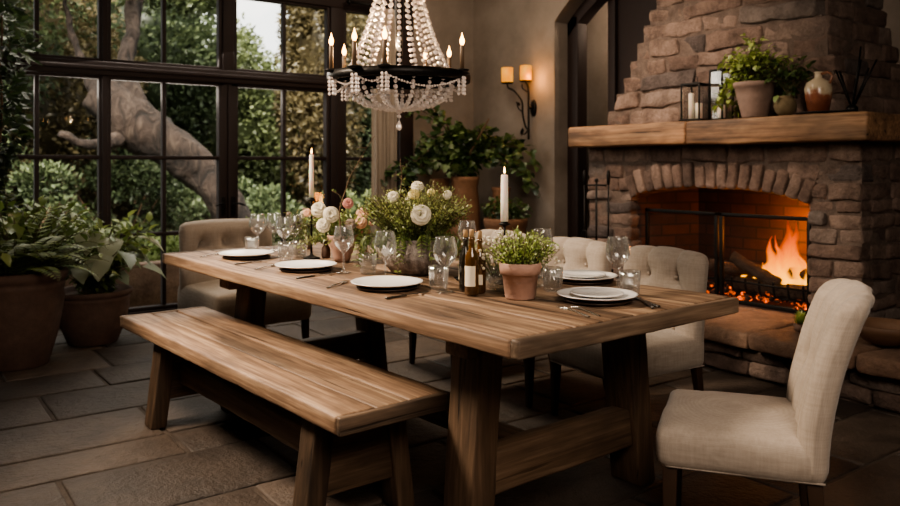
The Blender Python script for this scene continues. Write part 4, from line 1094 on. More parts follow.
# tall climber at the left edge
p3 = thing('tall_climber', 'tall dark leafy climber rising up the left edge in front of the windows', 'climbing plant', (.62, 6.16, 0))
mb = MB(); big_pot(mb, .2, .36); mb.build('pot', TERRA_D, p3)
sm, lm = MB(), MB()
for k in range(6):
    a = k * 1.05; pts = smoothpath([(.05 * math.cos(a + z * 2.2) + .03 * g.uniform(-1, 1), .05 * math.sin(a + z * 2.2), .3 + z) for z in [0, .35, .7, 1.05, 1.4, 1.75, 2.1, 2.5]], 4); tube(sm, pts, [.013 - .009 * i / len(pts) for i in range(len(pts))], 6)
for i in range(1900):
    z = g.uniform(.85, 2.9); a = g.uniform(0, 2 * PI); rr = (.20 + .07 * math.sin(z * 4.1) + .06 * math.sin(z * 9.7)) * math.sqrt(g.uniform(.1, 1)); p = (rr * math.cos(a), rr * math.sin(a) * .9, z)
    d = (V((math.cos(a), math.sin(a), -.2)) + rdir(g) * .8).normalized(); L = g.uniform(.045, .10); qleaf(lm, p, d, L, L * .55, g.random() * .85, g.uniform(-1, 1))
lm.build('foliage', L_DARK, p3); sm.build('stem', TWIG, p3)

# ivy in the corner, growing from tall clay jars
def jar(loc, r, h, lab, m):
    mb = MB(); lathe(mb, [(0, 0), (r * .72, 0), (r * .8, h * .04), (r * .98, h * .35), (r, h * .6), (r * .9, h * .82), (r * .74, h * .93), (r * .80, h * .97), (r * .84, h), (r * .7, h), (r * .62, h * .93), (0, h * .9)], 40, wob=.03)
    o = mb.build('clay_jar', m, None, loc); return tag(o, lab, 'jar', 'tall clay jars in the corner')
JM = simple('warm_clay', (.26, .135, .075), .85, bump=(18, .6), var=.35)
IV = V((4.52, 5.98, 0))
jar((4.40, 6.22, 0), .115, 1.10, 'tall slim clay jar in the corner, left one under the ivy', JM); jar((4.80, 5.78, 0), .11, 1.02, 'tall slim clay jar in the corner, right one under the ivy', JM)
iv = thing('potted_ivy', 'large trailing ivy spilling from a tall clay jar in the corner', 'potted plant', IV)
mb = MB(); lathe(mb, [(0, 0), (.10, 0), (.115, .05), (.145, .5), (.14, .8), (.12, 1.02), (.13, 1.08), (.135, 1.12), (.12, 1.12), (.105, 1.04), (0, 1.0)], 40, wob=.03); mb.build('jar', JM, iv)
lm, sm = MB(), MB()
vines = []
for i in range(30):
    u = g.uniform(-1, 1); w = g.uniform(-1, 1); H = g.uniform(.15, .62) * (1 - .35 * abs(u))
    vines.append((u * .62, w * .26, 1.1 + H, g.uniform(-.25, .05)))
vines += [(-.52, .0, 1.78, -.05), (-.42, .0, 1.80, .0), (.72, .12, 1.50, -.30), (.80, .1, 1.30, -.42), (.66, .12, 1.46, -.5), (-.75, .0, 1.25, -.1)]
for (u, w, z, dr) in vines:
    b = V((g.uniform(-.06, .06), g.uniform(-.06, .06), 1.05)); e = Rt * u + Nr * w + V((0, 0, z + dr)); e.x = min(e.x, XR - IV.x - .08); e.y = min(e.y, YB - IV.y - .08); k = Rt * u * .6 + Nr * w * .6 + V((0, 0, z + .12)); k.x = min(k.x, XR - IV.x - .08); k.y = min(k.y, YB - IV.y - .08); pts = bez(b, b + V((0, 0, .3)), k, e, 16)
    pts = [p + noise.noise_vector(p * 6) * .02 for p in pts]; tube(sm, pts, [.007 - .005 * i / 16 for i in range(17)], 5, .5, False)
    for j in range(3, 17):
        for q in range(3):
            d = (rdir(g) * .8 + Nr * .5 + V((0, 0, -.2))).normalized(); pp = pts[j] + rdir(g) * .05
            if pp.x + IV.x > XR - .11 or pp.y + IV.y > YB - .11: continue
            ivyleaf(lm, pp, d, g.uniform(.05, .10), min(1, max(0, .5 + .5 * g.uniform(-1, 1))), g.uniform(-.8, .8))
lm.build('foliage', L_IVY, iv)
tube(sm, [tuple(Rt * .0 + V((0, 0, 1.05))), tuple(Rt * .05 + Nr * .1 + V((0, 0, 1.35))), tuple(Rt * .22 + Nr * .18 + V((0, 0, 1.66)))], [.014, .012, .008], 7); sm.build('stem', TWIG, iv)
gm = MB(); scatter(gm, (0, 0, 0), (.22, .22, .12), 420, .05, g, 'l', .2)
sp = thing('potted_plant', 'low green plant spreading in a clay pot before the tall jars', 'potted plant', (4.62, 5.50, 0))
mb = MB(); big_pot(mb, .19, .75); mb.build('pot', JM, sp); gm.v = [(a, b, c_ + .82) for a, b, c_ in gm.v]; gm.build('foliage', L_IVY, sp)
# ================================================================== CHANDELIER
CC = V((1.885, 2.98, 0)); ZR = 1.615
ch = thing('chandelier', 'large crystal bead chandelier with a black iron ring of candle lights above the table', 'chandelier', (CC.x, CC.y, ZR))
mb = MB(); lathe(mb, [(.300, -.018), (.316, -.018), (.32, .0), (.316, .020), (.300, .020), (.300, -.018)], 64); lathe(mb, [(.225, -.008), (.236, -.008), (.236, .008), (.225, .008), (.225, -.008)], 48)
for k in range(8): a = k * PI / 4 + .2; tube(mb, [(.23 * math.cos(a), .23 * math.sin(a), 0), (.3 * math.cos(a), .3 * math.sin(a), 0)], .006, 6)
mb.build('ring', IRON, ch)
mb = MB(); tube(mb, [(0, 0, .05), (0, 0, CEIL - ZR - .02)], .007, 8); lathe(mb, [(0, .84), (.06, .85), (.065, .88), (.03, .90), (0, .91)], 20); lathe(mb, [(0, CEIL - ZR - .05), (.05, CEIL - ZR - .04), (.06, CEIL - ZR), (0, CEIL - ZR)], 20); lathe(mb, [(.0, .05), (.014, .06), (.02, .3), (.014, .5), (.0, .52)], 12); mb.build('rod', IRON, ch)
def beads(path, r, sp):
    mb = MB(); pts = [V(p) for p in path]; acc = 0; mb_i = 0; gem(mb, pts[0], r, 0)
    for a, b in zip(pts, pts[1:]):
        L = (b - a).length; t = sp - acc
        while t <= L:
            p = a + (b - a) * (t / L); gem(mb, p, r * (1 if mb_i % 2 else .82), (mb_i * 37 % 100) / 100); mb_i += 1; t += sp
        acc = (acc + L) % sp if L >= sp - acc else acc + L
    return mb
prof = [(.236, .005), (.205, .075), (.165, .165), (.133, .26), (.108, .355), (.085, .50), (.07, .66), (.06, .85)]
def pr(z):
    for (r0, z0), (r1, z1) in zip(prof, prof[1:]):
        if z <= z1: return r0 + (r1 - r0) * (z - z0) / (z1 - z0)
    return prof[-1][0]
for k in range(20):
    a = 2 * PI * k / 20 + .07
    path = smoothpath([(r * math.cos(a), r * math.sin(a), z) for r, z in prof], 5)
    beads(path, .0112, .0265).build('bead_strand', CRYSTAL, ch)
for k in range(20):
    a = 2 * PI * k / 20
    path = [(.243 * math.cos(t) ** .75 * math.cos(a), .243 * math.cos(t) ** .75 * math.sin(a), -.012 - .125 * math.sin(t)) for t in [i / 14 * PI / 2 * .96 for i in range(15)]]
    beads(path, .0118, .024).build('lower_strand', CRYSTAL, ch)
ANG = [-7, -32, -63, -122, 62, 135, 160, -165]
F_ = V((math.sin(math.radians(36)), math.cos(math.radians(36)), 0))
cands = []
for dg in ANG:
    a = math.radians(dg); d = -F_ * math.cos(a) + Rt * math.sin(a); cands.append((a, d)); p = d * .315
    mb = MB(); lathe(mb, [(0, .012), (.026, .014), (.032, .022), (.029, .023), (.012, .02), (.012, .026)], 16, p); cup = mb.build('candle_cup', IRON, ch)
    mb = MB(); lathe(mb, [(.0095, .02), (.0095, .122), (.007, .126), (0, .126)], 12, p); cs = mb.build('candle_sleeve', SLEEVE, cup)
    mb = MB(); lathe(mb, [(0, .124), (.005, .126), (.0105, .139), (.0098, .150), (.004, .166), (0, .182)], 12, p); mb.build('bulb', BULB, cup)
cands.sort(key=lambda t: t[0])
for i in range(8):
    a0 = cands[i][0]; a1 = cands[(i + 1) % 8][0] + (2 * PI if i == 7 else 0)
    pts = []
    for j in range(15):
        t = j / 14; a = a0 + (a1 - a0) * t; d = -F_ * math.cos(a) + Rt * math.sin(a); sag = min(.06, .08 * (a1 - a0)); pts.append(d * (.312 - .03 * math.sin(PI * t)) + V((0, 0, -.012 - sag * 4 * t * (1 - t) * .75)))
    beads(pts, .0062, .0125).build('swag', CRYSTAL, ch)
    d = cands[i][1]
    mb = MB()
    for q in range(5):
        e = d * .312 + (Rt * math.cos(q * 1.3) + F_ * math.sin(q * 1.3)) * .014
        for z in range(5 - (q % 2)): gem(mb, e + V((0, 0, -.014 - .0165 * z)), .0072, (q * 5 + z) / 25, 1.25)
    mb.build('pendant', CRYSTAL, ch)
mb = MB(); gem(mb, (0, 0, -.145), .016, .4); gem(mb, (0, 0, -.168), .011, .4); tube(mb, [(0, 0, -.17), (0, 0, -.185)], .002, 5); lathe(mb, [(0, -.184), (.005, -.192), (.012, -.208), (.0135, -.218), (.009, -.228), (0, -.233)], 8, smooth=False); mb.build('drop', CRYSTAL, ch)

# ================================================================== WALL SCONCE
SX = XR; SY = 5.65
sc = thing('wall_sconce', 'black iron twin wall sconce with two glowing amber shades', 'wall light', (SX, SY, 1.775))
mb = MB(); lathe(mb, [(0, 0), (.05, 0), (.055, .008), (.045, .018), (0, .022)], 24, M=RY(-PI / 2) @ Matrix.Diagonal((1.5, .8, 1, 1))); mb.build('backplate', IRON, sc)
mb = MB(); tube(mb, smoothpath([(-.07, .0, -.30), (-.07, .0, .0), (-.075, .0, .18), (-.10, .005, .245)], 6), .010, 8); tube(mb, [(-.0, 0, 0), (-.07, 0, 0)], .012, 8)
tube(mb, smoothpath([(-.075, .0, -.21), (-.085, .03, -.17), (-.10, .05, -.06), (-.12, .04, .06), (-.16, .10, .16), (-.18, .165, .195), (-.19, .172, .235)], 6), .009, 8)
tube(mb, smoothpath([(-.075, .0, -.21), (-.08, .05, -.25), (-.085, .085, -.22), (-.08, .07, -.19)], 5), .007, 6); tube(mb, smoothpath([(-.10, .05, -.04), (-.1, .11, .0), (-.1, .13, .05), (-.1, .10, .05)], 5), .006, 6); tube(mb, smoothpath([(-.08, .0, .15), (-.085, .07, .19), (-.085, .075, .23)], 5), .006, 6)
leaf(mb, (-.1, .1, .02), (0, .6, .8), .07, .05, .5); leaf(mb, (-.08, .06, -.2), (0, .5, -.8), .07, .05, .5)
mb.build('arm', IRON, sc)
def mk_shade():
    t = NT('amber_shade'); o = t.obj(); s = t.n('SeparateXYZ', None, Vector=o); n = t.noise(o, 14, 4)
    b = t.n('BsdfPrincipled', None, Roughness=.5); t.set(b, 'Base Color', (.22, .08, .018, 1)); t.set(b, 'Emission Color', t.ramp(n, [(.3, (1, .30, .012)), (.7, (1, .46, .05))])); t.set(b, 'Emission Strength', .9); return t.surf(b)
SHM = mk_shade()
for (x, y, z) in ((-.10, .005, .255), (-.19, .172, .245)):
    mb = MB(); lathe(mb, [(0, z - .012), (.05, z - .010), (.062, z), (.058, z + .004), (0, z + .004)], 24, (x, y, 0)); cp = mb.build('cup', IRON, sc)
    mb = MB(); lathe(mb, [(.054, z + .004), (.055, z + .07), (.055, z + .142), (.051, z + .145), (.050, z + .07), (.05, z + .006)], 28, (x, y, 0), wob=.01); mb.build('shade', SHM, cp)

# ================================================================== THINGS ON THE MANTEL AND HEARTH
MZ = MZ1 + .006
def lantern(loc, w, h, lab, rz):
    o = thing('lantern', lab, 'lantern', loc, rz); mb = MB(); q = w / 2
    for sx in (-1, 1):
        for sy in (-1, 1): box(mb, sx * q - .005, sx * q + .005, sy * q - .005, sy * q + .005, 0, h, .001)
    for z in (.0, h - .012):
        for s in (-1, 1): box(mb, -q, q, s * q - .005, s * q + .005, z, z + .012, .001); box(mb, s * q - .005, s * q + .005, -q, q, z, z + .012, .001)
    mb.build('frame', IRON, o)
    mb = MB(); box(mb, -q - .012, q + .012, -q - .012, q + .012, -.0, .006, .001); mb.build('base', IRON, o)
    mb = MB(); box(mb, -q, q, -q, q, h - .004, h + .004, .001); lathe(mb, [(.02, h), (.02, h + .012), (.006, h + .02), (0, h + .022)], 12); tube(mb, [(0, -.018, h + .015), (0, -.016, h + .045), (0, 0, h + .058), (0, .016, h + .045), (0, .018, h + .015)], .003, 6); mb.build('top', IRON, o)
    mb = MB()
    for s in (-1, 1): mb.add([(s * q, -q, .01), (s * q, q, .01), (s * q, q, h - .01), (s * q, -q, h - .01)], [(0, 1, 2, 3)], .5, False); mb.add([(-q, s * q, .01), (q, s * q, .01), (q, s * q, h - .01), (-q, s * q, h - .01)], [(0, 1, 2, 3)], .5, False)
    mb.build('pane', GLASSL, o); return o
lantern((4.60, 3.435, MZ), .135, .255, 'smaller black lantern with two pillar candles on the mantel', .12)
lantern((4.69, 3.29, MZ), .105, .345, 'taller narrow black lantern with one candle, between its neighbour and the plant pot', -.1)
def pillar(loc, r, h, lab):
    mb = MB(); lathe(mb, [(0, 0), (r, 0), (r, h - .004), (r * .9, h), (r * .5, h - .006), (0, h - .007)], 20); tube(mb, [(0, 0, h - .008), (0, .001, h + .008)], .0012, 5); o = mb.build('pillar_candle', WAX, None, loc); tag(o, lab, 'candle', 'pillar candles on the mantel')
pillar((4.59, 3.46, MZ + .007), .019, .185, 'tall slim cream candle in the smaller lantern'); pillar((4.60, 3.405, MZ + .007), .024, .115, 'short thick cream candle in the smaller lantern'); pillar((4.69, 3.29, MZ + .007), .026, .10, 'cream candle in the taller lantern')
g = random.Random(5)
mp = thing('potted_plant', 'dark clay pot with a leafy light green plant on the mantel', 'potted plant', (4.62, 2.99, MZ))
mb = MB(); lathe(mb, [(0, 0), (.075, 0), (.08, .01), (.112, .14), (.122, .195), (.13, .20), (.134, .225), (.128, .23), (.115, .225), (.11, .2), (0, .2)], 36, wob=.01); mb.build('pot', simple('mantel_pot_clay', (.22, .155, .125), .85, bump=(20, .5), var=.3), mp)
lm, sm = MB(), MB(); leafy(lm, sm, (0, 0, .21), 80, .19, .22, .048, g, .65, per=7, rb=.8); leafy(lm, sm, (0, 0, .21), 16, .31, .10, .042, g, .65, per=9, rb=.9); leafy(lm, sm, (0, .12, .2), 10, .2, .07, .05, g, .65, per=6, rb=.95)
for i in range(9):
    a = g.uniform(.3, 1.9); o = V((math.cos(a), math.sin(a), 0)); pts = bez((0, 0, .21), o * .1 + V((0, 0, .3)), o * .2 + V((0, 0, .26)), o * .24 + V((0, 0, .21 - g.uniform(.04, .16))), 7); tube(sm, pts, .002, 4, .5, False)
    for p in pts[3:]:
        for q in range(4): leaf(lm, p, (rdir(g) + o * .5).normalized(), .055, .036, g.uniform(.3, 1), .3, g.uniform(-.6, .6))
lm.build('foliage', L_HERB, mp); sm.build('stem', STEM, mp)
mp2 = thing('potted_plant', 'small round mossy pot with trailing dark leaves beside the bigger mantel pot', 'potted plant', (4.60, 2.765, MZ))
mb = MB(); lathe(mb, [(0, 0), (.035, 0), (.06, .03), (.068, .065), (.058, .1), (.04, .115), (.044, .125), (.036, .125), (.03, .11), (0, .105)], 30, wob=.03); mb.build('pot', simple('mossy_clay', (.13, .10, .055), .9, bump=(25, .7), var=.4), mp2)
lm, sm = MB(), MB(); leafy(lm, sm, (.05, .0, .11), 40, .22, .17, .045, g, .65, per=6, rb=.45); leaf(lm, (-.05, .02, .13), (-.6, 0, -.6), .06, .04, .9); lm.build('foliage', L_IVY, mp2); sm.build('stem', STEM, mp2)
tr = MB(); lathe(tr, [(0, 0), (.15, 0), (.165, .012), (.16, .014), (.145, .006), (0, .006)], 36, M=Matrix.Diagonal((.75, 1.1, 1, 1))); o = tr.build('tray', IRON, None, (4.62, 2.52, MZ)); tag(o, 'dark oval tray under the glazed jug on the mantel', 'tray')
jg = thing('glazed_jug', 'brown and cream glazed ceramic jug on the mantel tray', 'jug', (4.60, 2.55, MZ + .0065))
def mk_glaze():
    t = NT('two_tone_glaze'); o = t.obj(); s = t.n('SeparateXYZ', None, Vector=o); h = t.math('ADD', t.math('MULTIPLY', s.outputs[2], 4.2), t.math('MULTIPLY', t.noise(o, 16, 3), .7))
    b = t.n('BsdfPrincipled', None, Roughness=.22); t.set(b, 'Base Color', t.ramp(h, [(.55, (.13, .045, .025)), (.8, (.24, .09, .05)), (.92, (.42, .33, .22)), (1, (.50, .42, .30))])); return t.surf(b)
mb = MB(); lathe(mb, [(0, 0), (.055, 0), (.06, .01), (.076, .10), (.078, .15), (.066, .185), (.036, .205), (.022, .212), (.02, .24), (.026, .248), (.02, .25), (.016, .24), (0, .215)], 36); mb.build('body', mk_glaze(), jg)
mb = MB(); tube(mb, smoothpath([(.0, -.02, .235), (.0, -.06, .24), (.0, -.085, .215), (.0, -.07, .175)]), .008, 8); mb.build('handle', simple('jug_handle_glaze', (.2, .09, .05), .3), jg)
rd = thing('reed_bundle', 'dark twig sticks fanning out of a low holder at the right of the mantel', 'sticks', (4.63, 2.36, MZ))
mb = MB(); lathe(mb, [(0, 0), (.03, 0), (.032, .03), (.02, .045), (.018, .045), (0, .03)], 18); mb.build('holder', IRON, rd)
for (dy, dx, h) in [(.10, 0, .26), (.085, .03, .24), (.07, -.02, .25), (-.02, .0, .20), (-.06, -.02, .38), (-.13, .02, .30), (-.11, -.03, .25), (-.03, .04, .31)]:
    mb = MB(); tube(mb, [(0, dy * .05, .03), (dx, dy, h)], .0055, 6); mb.build('stick', IRON, rd)
# hearth things
su = thing('succulent', 'small green succulent in a tiny pot on the hearth edge', 'succulent', (4.25, 2.46, HZ + .006))
mb = MB(); lathe(mb, [(0, 0), (.03, 0), (.04, .04), (.036, .04), (0, .035)], 20); mb.build('pot', TERRA_D, su)
mb = MB()
for i in range(46):
    a = i * 2.4; e = .15 + 1.2 * (1 - i / 46); leaf(mb, (0, 0, .04), (math.cos(a) * math.sin(e), math.sin(a) * math.sin(e), math.cos(e)), .035 + .05 * i / 46, .022, .4 + .5 * i / 46, .05)
mb.build('rosette', L_HERB, su)
mb = MB(); lathe(mb, [(0, 0), (.07, 0), (.10, .015), (.155, .07), (.17, .105), (.165, .108), (.148, .075), (.09, .025), (0, .02)], 40, wob=.03); o = mb.build('wooden_bowl', WOOD_D if False else simple('bowl_wood', (.15, .085, .05), .6, var=.3), None, (4.30, 2.02, HZ + .008)); tag(o, 'rough brown wooden bowl on the hearth behind the host chair', 'bowl')
# ================================================================== GARDEN OUTSIDE
GZ = -.12
mb = MB(); n = 40
vs = [(-8 + 26 * i / n, 6.85 + 20 * j / n, GZ + .05 * noise.noise(V((i * .5, j * .5, 0)))) for j in range(n + 1) for i in range(n + 1)]
mb.add(vs, [(j * (n + 1) + i, j * (n + 1) + i + 1, (j + 1) * (n + 1) + i + 1, (j + 1) * (n + 1) + i) for j in range(n) for i in range(n)])
gd = NT('garden_soil'); b = gd.n('BsdfPrincipled', None, Roughness=.95); gd.set(b, 'Base Color', gd.ramp(gd.noise(gd.obj(), 3, 5), [(.35, (.03, .03, .014)), (.65, (.075, .075, .035))]))
struct(mb.build('garden_ground', gd.surf(b)))
mb = MB(); box(mb, -2, 9, 7.55, 7.75, GZ - .05, .32, .02, (30, 1, 1), .01, 3, 2); o = mb.build('garden_wall', HEARTH); struct(o)
# the leaning tree
lt = thing('leaning_tree', 'big garden tree with a thick leaning trunk seen through the glass doors', 'tree', (3.75, 9.7, GZ))
O = V((3.75, 9.7, GZ))
def trunk(pts, rad, seg=28, m=BARK, name='trunk', par=lt, o=O):
    P = smoothpath(pts, 10); P = [p + noise.noise_vector(p * 1.7) * .05 - o for p in P]; r = lerpl(rad, len(P)); mb = MB()
    vs0 = len(mb.v); tube(mb, P, r, seg)
    mb.v = [tuple(V(p) + noise.noise_vector(V(p) * 7) * .035 + noise.noise_vector(V((p[0] * 2, p[1] * 2, p[2] * 2))) * .07) for p in mb.v]
    return mb.build(name, m, par)
trunk([(3.85, 9.6, GZ - .1), (3.70, 9.65, .4), (3.42, 9.8, .98), (3.05, 10.0, 1.42), (2.55, 10.2, 1.78), (2.2, 10.4, 2.15)], [.34, .25, .215, .26, .32, .24])
trunk([(2.62, 10.15, 1.8), (2.52, 10.3, 2.3), (2.62, 10.5, 3.0), (2.75, 10.6, 3.9)], [.17, .11, .09, .07], name='branch')
trunk([(2.35, 10.3, 1.95), (2.12, 10.5, 2.3), (1.95, 10.7, 2.75), (1.9, 10.8, 3.4)], [.15, .07, .035, .02], name='branch')
trunk([(2.5, 10.1, 1.62), (2.1, 9.9, 1.45), (1.7, 9.8, 1.55)], [.12, .06, .035], name='branch')
g = random.Random(99)
def crown(mb, c, rad, n, size, clump=14):
    scatter(mb, c, rad, n, size, g, 'q', .4, .1, clump, .6)
    scatter(mb, c, rad, n // 2, size * .9, g, 'q', .72, .1, 0, .6); core(mb, c, rad, .62)
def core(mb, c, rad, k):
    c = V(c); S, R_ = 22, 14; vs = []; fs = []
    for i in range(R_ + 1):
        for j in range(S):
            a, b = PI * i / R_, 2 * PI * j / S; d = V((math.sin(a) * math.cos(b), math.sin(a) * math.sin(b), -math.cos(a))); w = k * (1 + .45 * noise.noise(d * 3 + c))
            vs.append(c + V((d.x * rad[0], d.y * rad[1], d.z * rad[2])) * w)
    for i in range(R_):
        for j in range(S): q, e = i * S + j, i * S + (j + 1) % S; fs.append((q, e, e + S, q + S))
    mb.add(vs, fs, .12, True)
mb = MB()
for c, r in [((2.6, 10.8, 4.0), (1.7, 1.2, 1.0)), ((1.3, 10.8, 4.0), (1.2, 1.0, 1.1)), ((3.6, 10.9, 3.9), (.8, .8, .6))]:
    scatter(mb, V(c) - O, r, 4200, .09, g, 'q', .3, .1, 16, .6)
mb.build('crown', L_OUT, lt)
def tree(loc, h, cr, cz, n, size, m, lab, tr=.13, extra=()):
    o = thing('garden_tree', lab, 'tree', (loc[0], loc[1], GZ), 0, 'trees in the garden outside the windows')
    mb = MB(); P = smoothpath([(0, 0, -.05), (.05, .03, h * .25), (-.04, .0, h * .5), (.02, .05, cz)], 5); tube(mb, P, lerpl([tr, tr * .8, tr * .6, tr * .3], len(P)), 9); mb.build('trunk', BARK, o)
    mb = MB(); crown(mb, (0, 0, cz), cr, n, size, 22)
    for (dx, dy, z, r) in extra: crown(mb, (dx, dy, z), r, n // 3, size, 10)
    mb.build('crown', m, o)
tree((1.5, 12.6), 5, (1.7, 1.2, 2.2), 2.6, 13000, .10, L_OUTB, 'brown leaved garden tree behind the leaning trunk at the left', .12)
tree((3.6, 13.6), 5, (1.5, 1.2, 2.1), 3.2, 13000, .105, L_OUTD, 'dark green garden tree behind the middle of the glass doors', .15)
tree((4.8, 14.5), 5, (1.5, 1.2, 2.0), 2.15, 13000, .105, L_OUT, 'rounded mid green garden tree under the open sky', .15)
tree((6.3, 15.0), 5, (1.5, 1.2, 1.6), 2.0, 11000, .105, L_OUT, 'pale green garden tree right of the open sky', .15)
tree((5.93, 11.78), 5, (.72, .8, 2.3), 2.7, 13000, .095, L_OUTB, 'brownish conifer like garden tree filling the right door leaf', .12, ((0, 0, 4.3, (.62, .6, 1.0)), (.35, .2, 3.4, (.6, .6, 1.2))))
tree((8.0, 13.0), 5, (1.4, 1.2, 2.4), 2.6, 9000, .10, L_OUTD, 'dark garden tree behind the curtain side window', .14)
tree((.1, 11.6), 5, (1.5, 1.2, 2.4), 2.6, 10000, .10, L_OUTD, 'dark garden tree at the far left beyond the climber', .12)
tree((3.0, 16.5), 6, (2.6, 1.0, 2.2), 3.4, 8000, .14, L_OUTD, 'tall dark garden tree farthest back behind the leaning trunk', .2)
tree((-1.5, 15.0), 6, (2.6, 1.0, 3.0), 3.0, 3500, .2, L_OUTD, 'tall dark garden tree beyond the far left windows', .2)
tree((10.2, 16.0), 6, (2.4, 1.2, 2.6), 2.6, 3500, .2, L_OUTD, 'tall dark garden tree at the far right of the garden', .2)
def shrub(name, loc, rad, n, size, m, lab, fl=None, k='q', grp='shrubs in the garden bed'):
    o = thing(name, lab, 'shrub', (loc[0], loc[1], GZ), 0, grp); mb = MB(); scatter(mb, (0, 0, rad[2] * .8), rad, n, size, g, k, .35, .35, 10, .5); mb.build('foliage', m, o)
    mb = MB()
    for q in range(6): a = q * 1.05; tube(mb, [(0, 0, -.02), (math.cos(a) * rad[0] * .5, math.sin(a) * rad[1] * .5, rad[2])], .012, 5)
    mb.build('stem', TWIG, o)
    if fl:
        for q in range(7):
            d = rdir(g, .5); d.y = -abs(d.y); mb = MB(); c = V((d.x * rad[0], d.y * rad[1], rad[2] * .8 + d.z * rad[2])) * .95
            for i in range(40): e = rdir(g); qleaf(mb, c + e * .07, (e + rdir(g) * .5).normalized(), .05, .045, g.random())
            mb.build('flower_head', fl, o)
shrub('garden_shrub', (3.75, 8.5), (.55, .4, .42), 1500, .10, L_OUTL, 'bright green fern like shrub below the right door leaf')
shrub('garden_shrub', (2.55, 8.45), (.35, .3, .40), 900, .09, L_OUTL, 'bright green shrub below the left door leaf')
shrub('hydrangea', (2.95, 8.2), (.33, .3, .36), 700, .09, L_OUT, 'shrub with dusty cream flower heads below the leaning trunk', P_DUSK)
shrub('hydrangea', (1.85, 8.3), (.4, .3, .36), 800, .09, L_OUT, 'shrub with dusty flower heads left of the glass doors', P_DUSK)
shrub('garden_shrub', (4.7, 8.6), (.5, .4, .5), 1400, .08, L_OUT, 'round green shrub beside the right door post')
shrub('garden_shrub', (5.4, 8.7), (.5, .4, .42), 1200, .08, L_OUTL, 'light green shrub outside the narrow right window')
shrub('garden_shrub', (1.05, 8.5), (.5, .4, .5), 1300, .08, L_OUTB, 'brownish shrub outside the left window')
shrub('garden_shrub', (.2, 8.4), (.5, .4, .6), 1300, .08, L_OUTD, 'dark shrub at the left end of the garden bed')
for i, (x, y, r, m, lab) in enumerate([(1.4, 10.8, (1.2, .5, .85), L_OUTD, 'dusky hedge below the leaning branch'), (4.3, 11.0, (.9, .5, .72), L_OUTD, 'dark hedge behind the leaning trunk'), (5.9, 10.6, (.9, .5, .7), L_OUT, 'mid green hedge before the brownish conifer'), (7.6, 10.8, (1.0, .5, .9), L_OUTD, 'dark hedge at the right end of the garden'), (-.6, 10.4, (1.0, .5, 1.0), L_OUTD, 'dark hedge at the far left of the garden'), (2.9, 12.2, (1.2, .5, .95), L_OUTD, 'dark hedge in the gap under the leaning trunk')]):
    shrub('hedge', (x, y), r, 3600, .085, m, lab, None, 'q', 'hedges in the garden')

mb = MB(); scatter(mb, (4.5, 17.6, 1.0), (9.5, .7, 1.7), 15000, .13, g, 'q', .5, .2, 60, .6); core(mb, (4.5, 17.9, .9), (9.5, .7, 1.6), .95)
o = mb.build('boundary_hedge', L_OUTB); tag(o, 'long dusky hedge closing off the far end of the garden', 'hedge')
# ================================================================== CAMERA, WORLD, LIGHT
cam = bpy.data.cameras.new('camera'); co = bpy.data.objects.new('camera', cam); col.objects.link(co)
co.location = (0, 0, 1.23); co.rotation_euler = (PI / 2, 0, math.radians(-36))
cam.lens = 31.6; cam.sensor_width = 36; cam.shift_y = -88 / 900; cam.clip_start = .05; cam.clip_end = 200
cam.dof.use_dof = True; cam.dof.focus_distance = 2.9; cam.dof.aperture_fstop = 3.0
scene.camera = co
w = bpy.data.worlds.new('overcast_sky'); scene.world = w; w.use_nodes = True; nt = w.node_tree; nt.nodes.clear()
out = nt.nodes.new('ShaderNodeOutputWorld'); bg = nt.nodes.new('ShaderNodeBackground'); tc = nt.nodes.new('ShaderNodeTexCoord'); ns = nt.nodes.new('ShaderNodeTexNoise'); rp = nt.nodes.new('ShaderNodeValToRGB')
ns.inputs['Scale'].default_value = 2.2; ns.inputs['Detail'].default_value = 5
rp.color_ramp.elements[0].position = .35; rp.color_ramp.elements[0].color = (.72, .75, .74, 1); rp.color_ramp.elements[1].position = .65; rp.color_ramp.elements[1].color = (.97, .96, .90, 1)
nt.links.new(tc.outputs['Generated'], ns.inputs['Vector']); nt.links.new(ns.outputs[0], rp.inputs[0]); nt.links.new(rp.outputs[0], bg.inputs[0]); bg.inputs[1].default_value = 2.5
nt.links.new(bg.outputs[0], out.inputs[0])
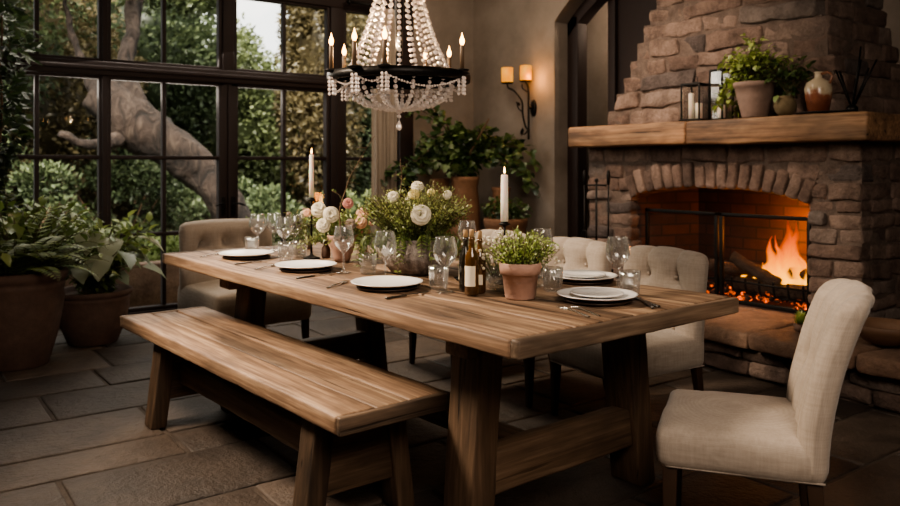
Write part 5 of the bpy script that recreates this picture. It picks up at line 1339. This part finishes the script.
def light(name, typ, loc, energy, color, size=.1, target=None, **kw):
    l = bpy.data.lights.new(name, typ); l.energy = energy; l.color = color
    o = bpy.data.objects.new(name, l); col.objects.link(o); o.location = loc
    if typ == 'AREA': l.shape = 'RECTANGLE'; l.size = size; l.size_y = kw.pop('size_y', size)
    else: l.shadow_soft_size = size
    if target is not None: o.rotation_euler = (V(target) - V(loc)).to_track_quat('-Z', 'Y').to_euler()
    for k, v in kw.items(): setattr(l, k, v)
    return o
light('key_lamp', 'SPOT', (-.35, 4.1, 3.0), 880, (1, .81, .62), .35, (1.75, 2.75, .6), spot_size=math.radians(66), spot_blend=.9)
light('window_light', 'AREA', (1.9, 6.45, 2.3), 45, (1, .90, .78), 2.4, (2.2, 3.0, .5), size_y=1.2)
light('room_fill', 'AREA', (.6, -.4, 2.7), 75, (1, .84, .70), 1.6, (2.2, 2.6, .5))  # unseen fill from the camera side, added to brighten front faces
light('corner_fill', 'AREA', (3.6, 4.9, 3.25), 27, (1, .80, .60), 1.0, (4.6, 5.9, 1.2))  # added ambient fill for the corner wall and plants, no fixture there
light('aisle_fill', 'SPOT', (3.0, 4.6, 3.3), 260, (1, .80, .58), .4, (2.7, 4.3, 0), spot_size=math.radians(70), spot_blend=1.0)  # unseen spot added to brighten the floor beside the table
light('fire_light', 'POINT', (5.10, 2.97, .74), 22, (1, .33, .07), .10)
light('chandelier_light', 'POINT', (1.87, 2.98, 1.76), 24, (1, .66, .36), .03)
light('sconce_light', 'POINT', (4.99, 5.56, 2.04), 3.6, (1, .42, .10), .06)
light('mantel_light', 'SPOT', (2.6, 3.7, 3.2), 360, (1, .78, .60), .3, (4.75, 3.75, 1.5), spot_size=math.radians(58), spot_blend=1.0)
light('passage_fill', 'POINT', (5.55, 4.85, 2.7), 32, (1, .78, .58), .1)  # hidden fill added behind the chimney to make the passage wall look lit
light('daylight', 'SUN', (0, 0, 14), 11, (1, .92, .80), .5, (3.5, 5.5, 6.5), angle=math.radians(25))
scene.view_settings.view_transform = 'AgX'; scene.view_settings.look = 'AgX - Medium High Contrast'; scene.view_settings.exposure = 0.25
scene.cycles.use_denoising = True; scene.cycles.max_bounces = 8; scene.cycles.transparent_max_bounces = 24
scene.cycles.caustics_reflective = False; scene.cycles.caustics_refractive = False; scene.cycles.sample_clamp_indirect = 4.0
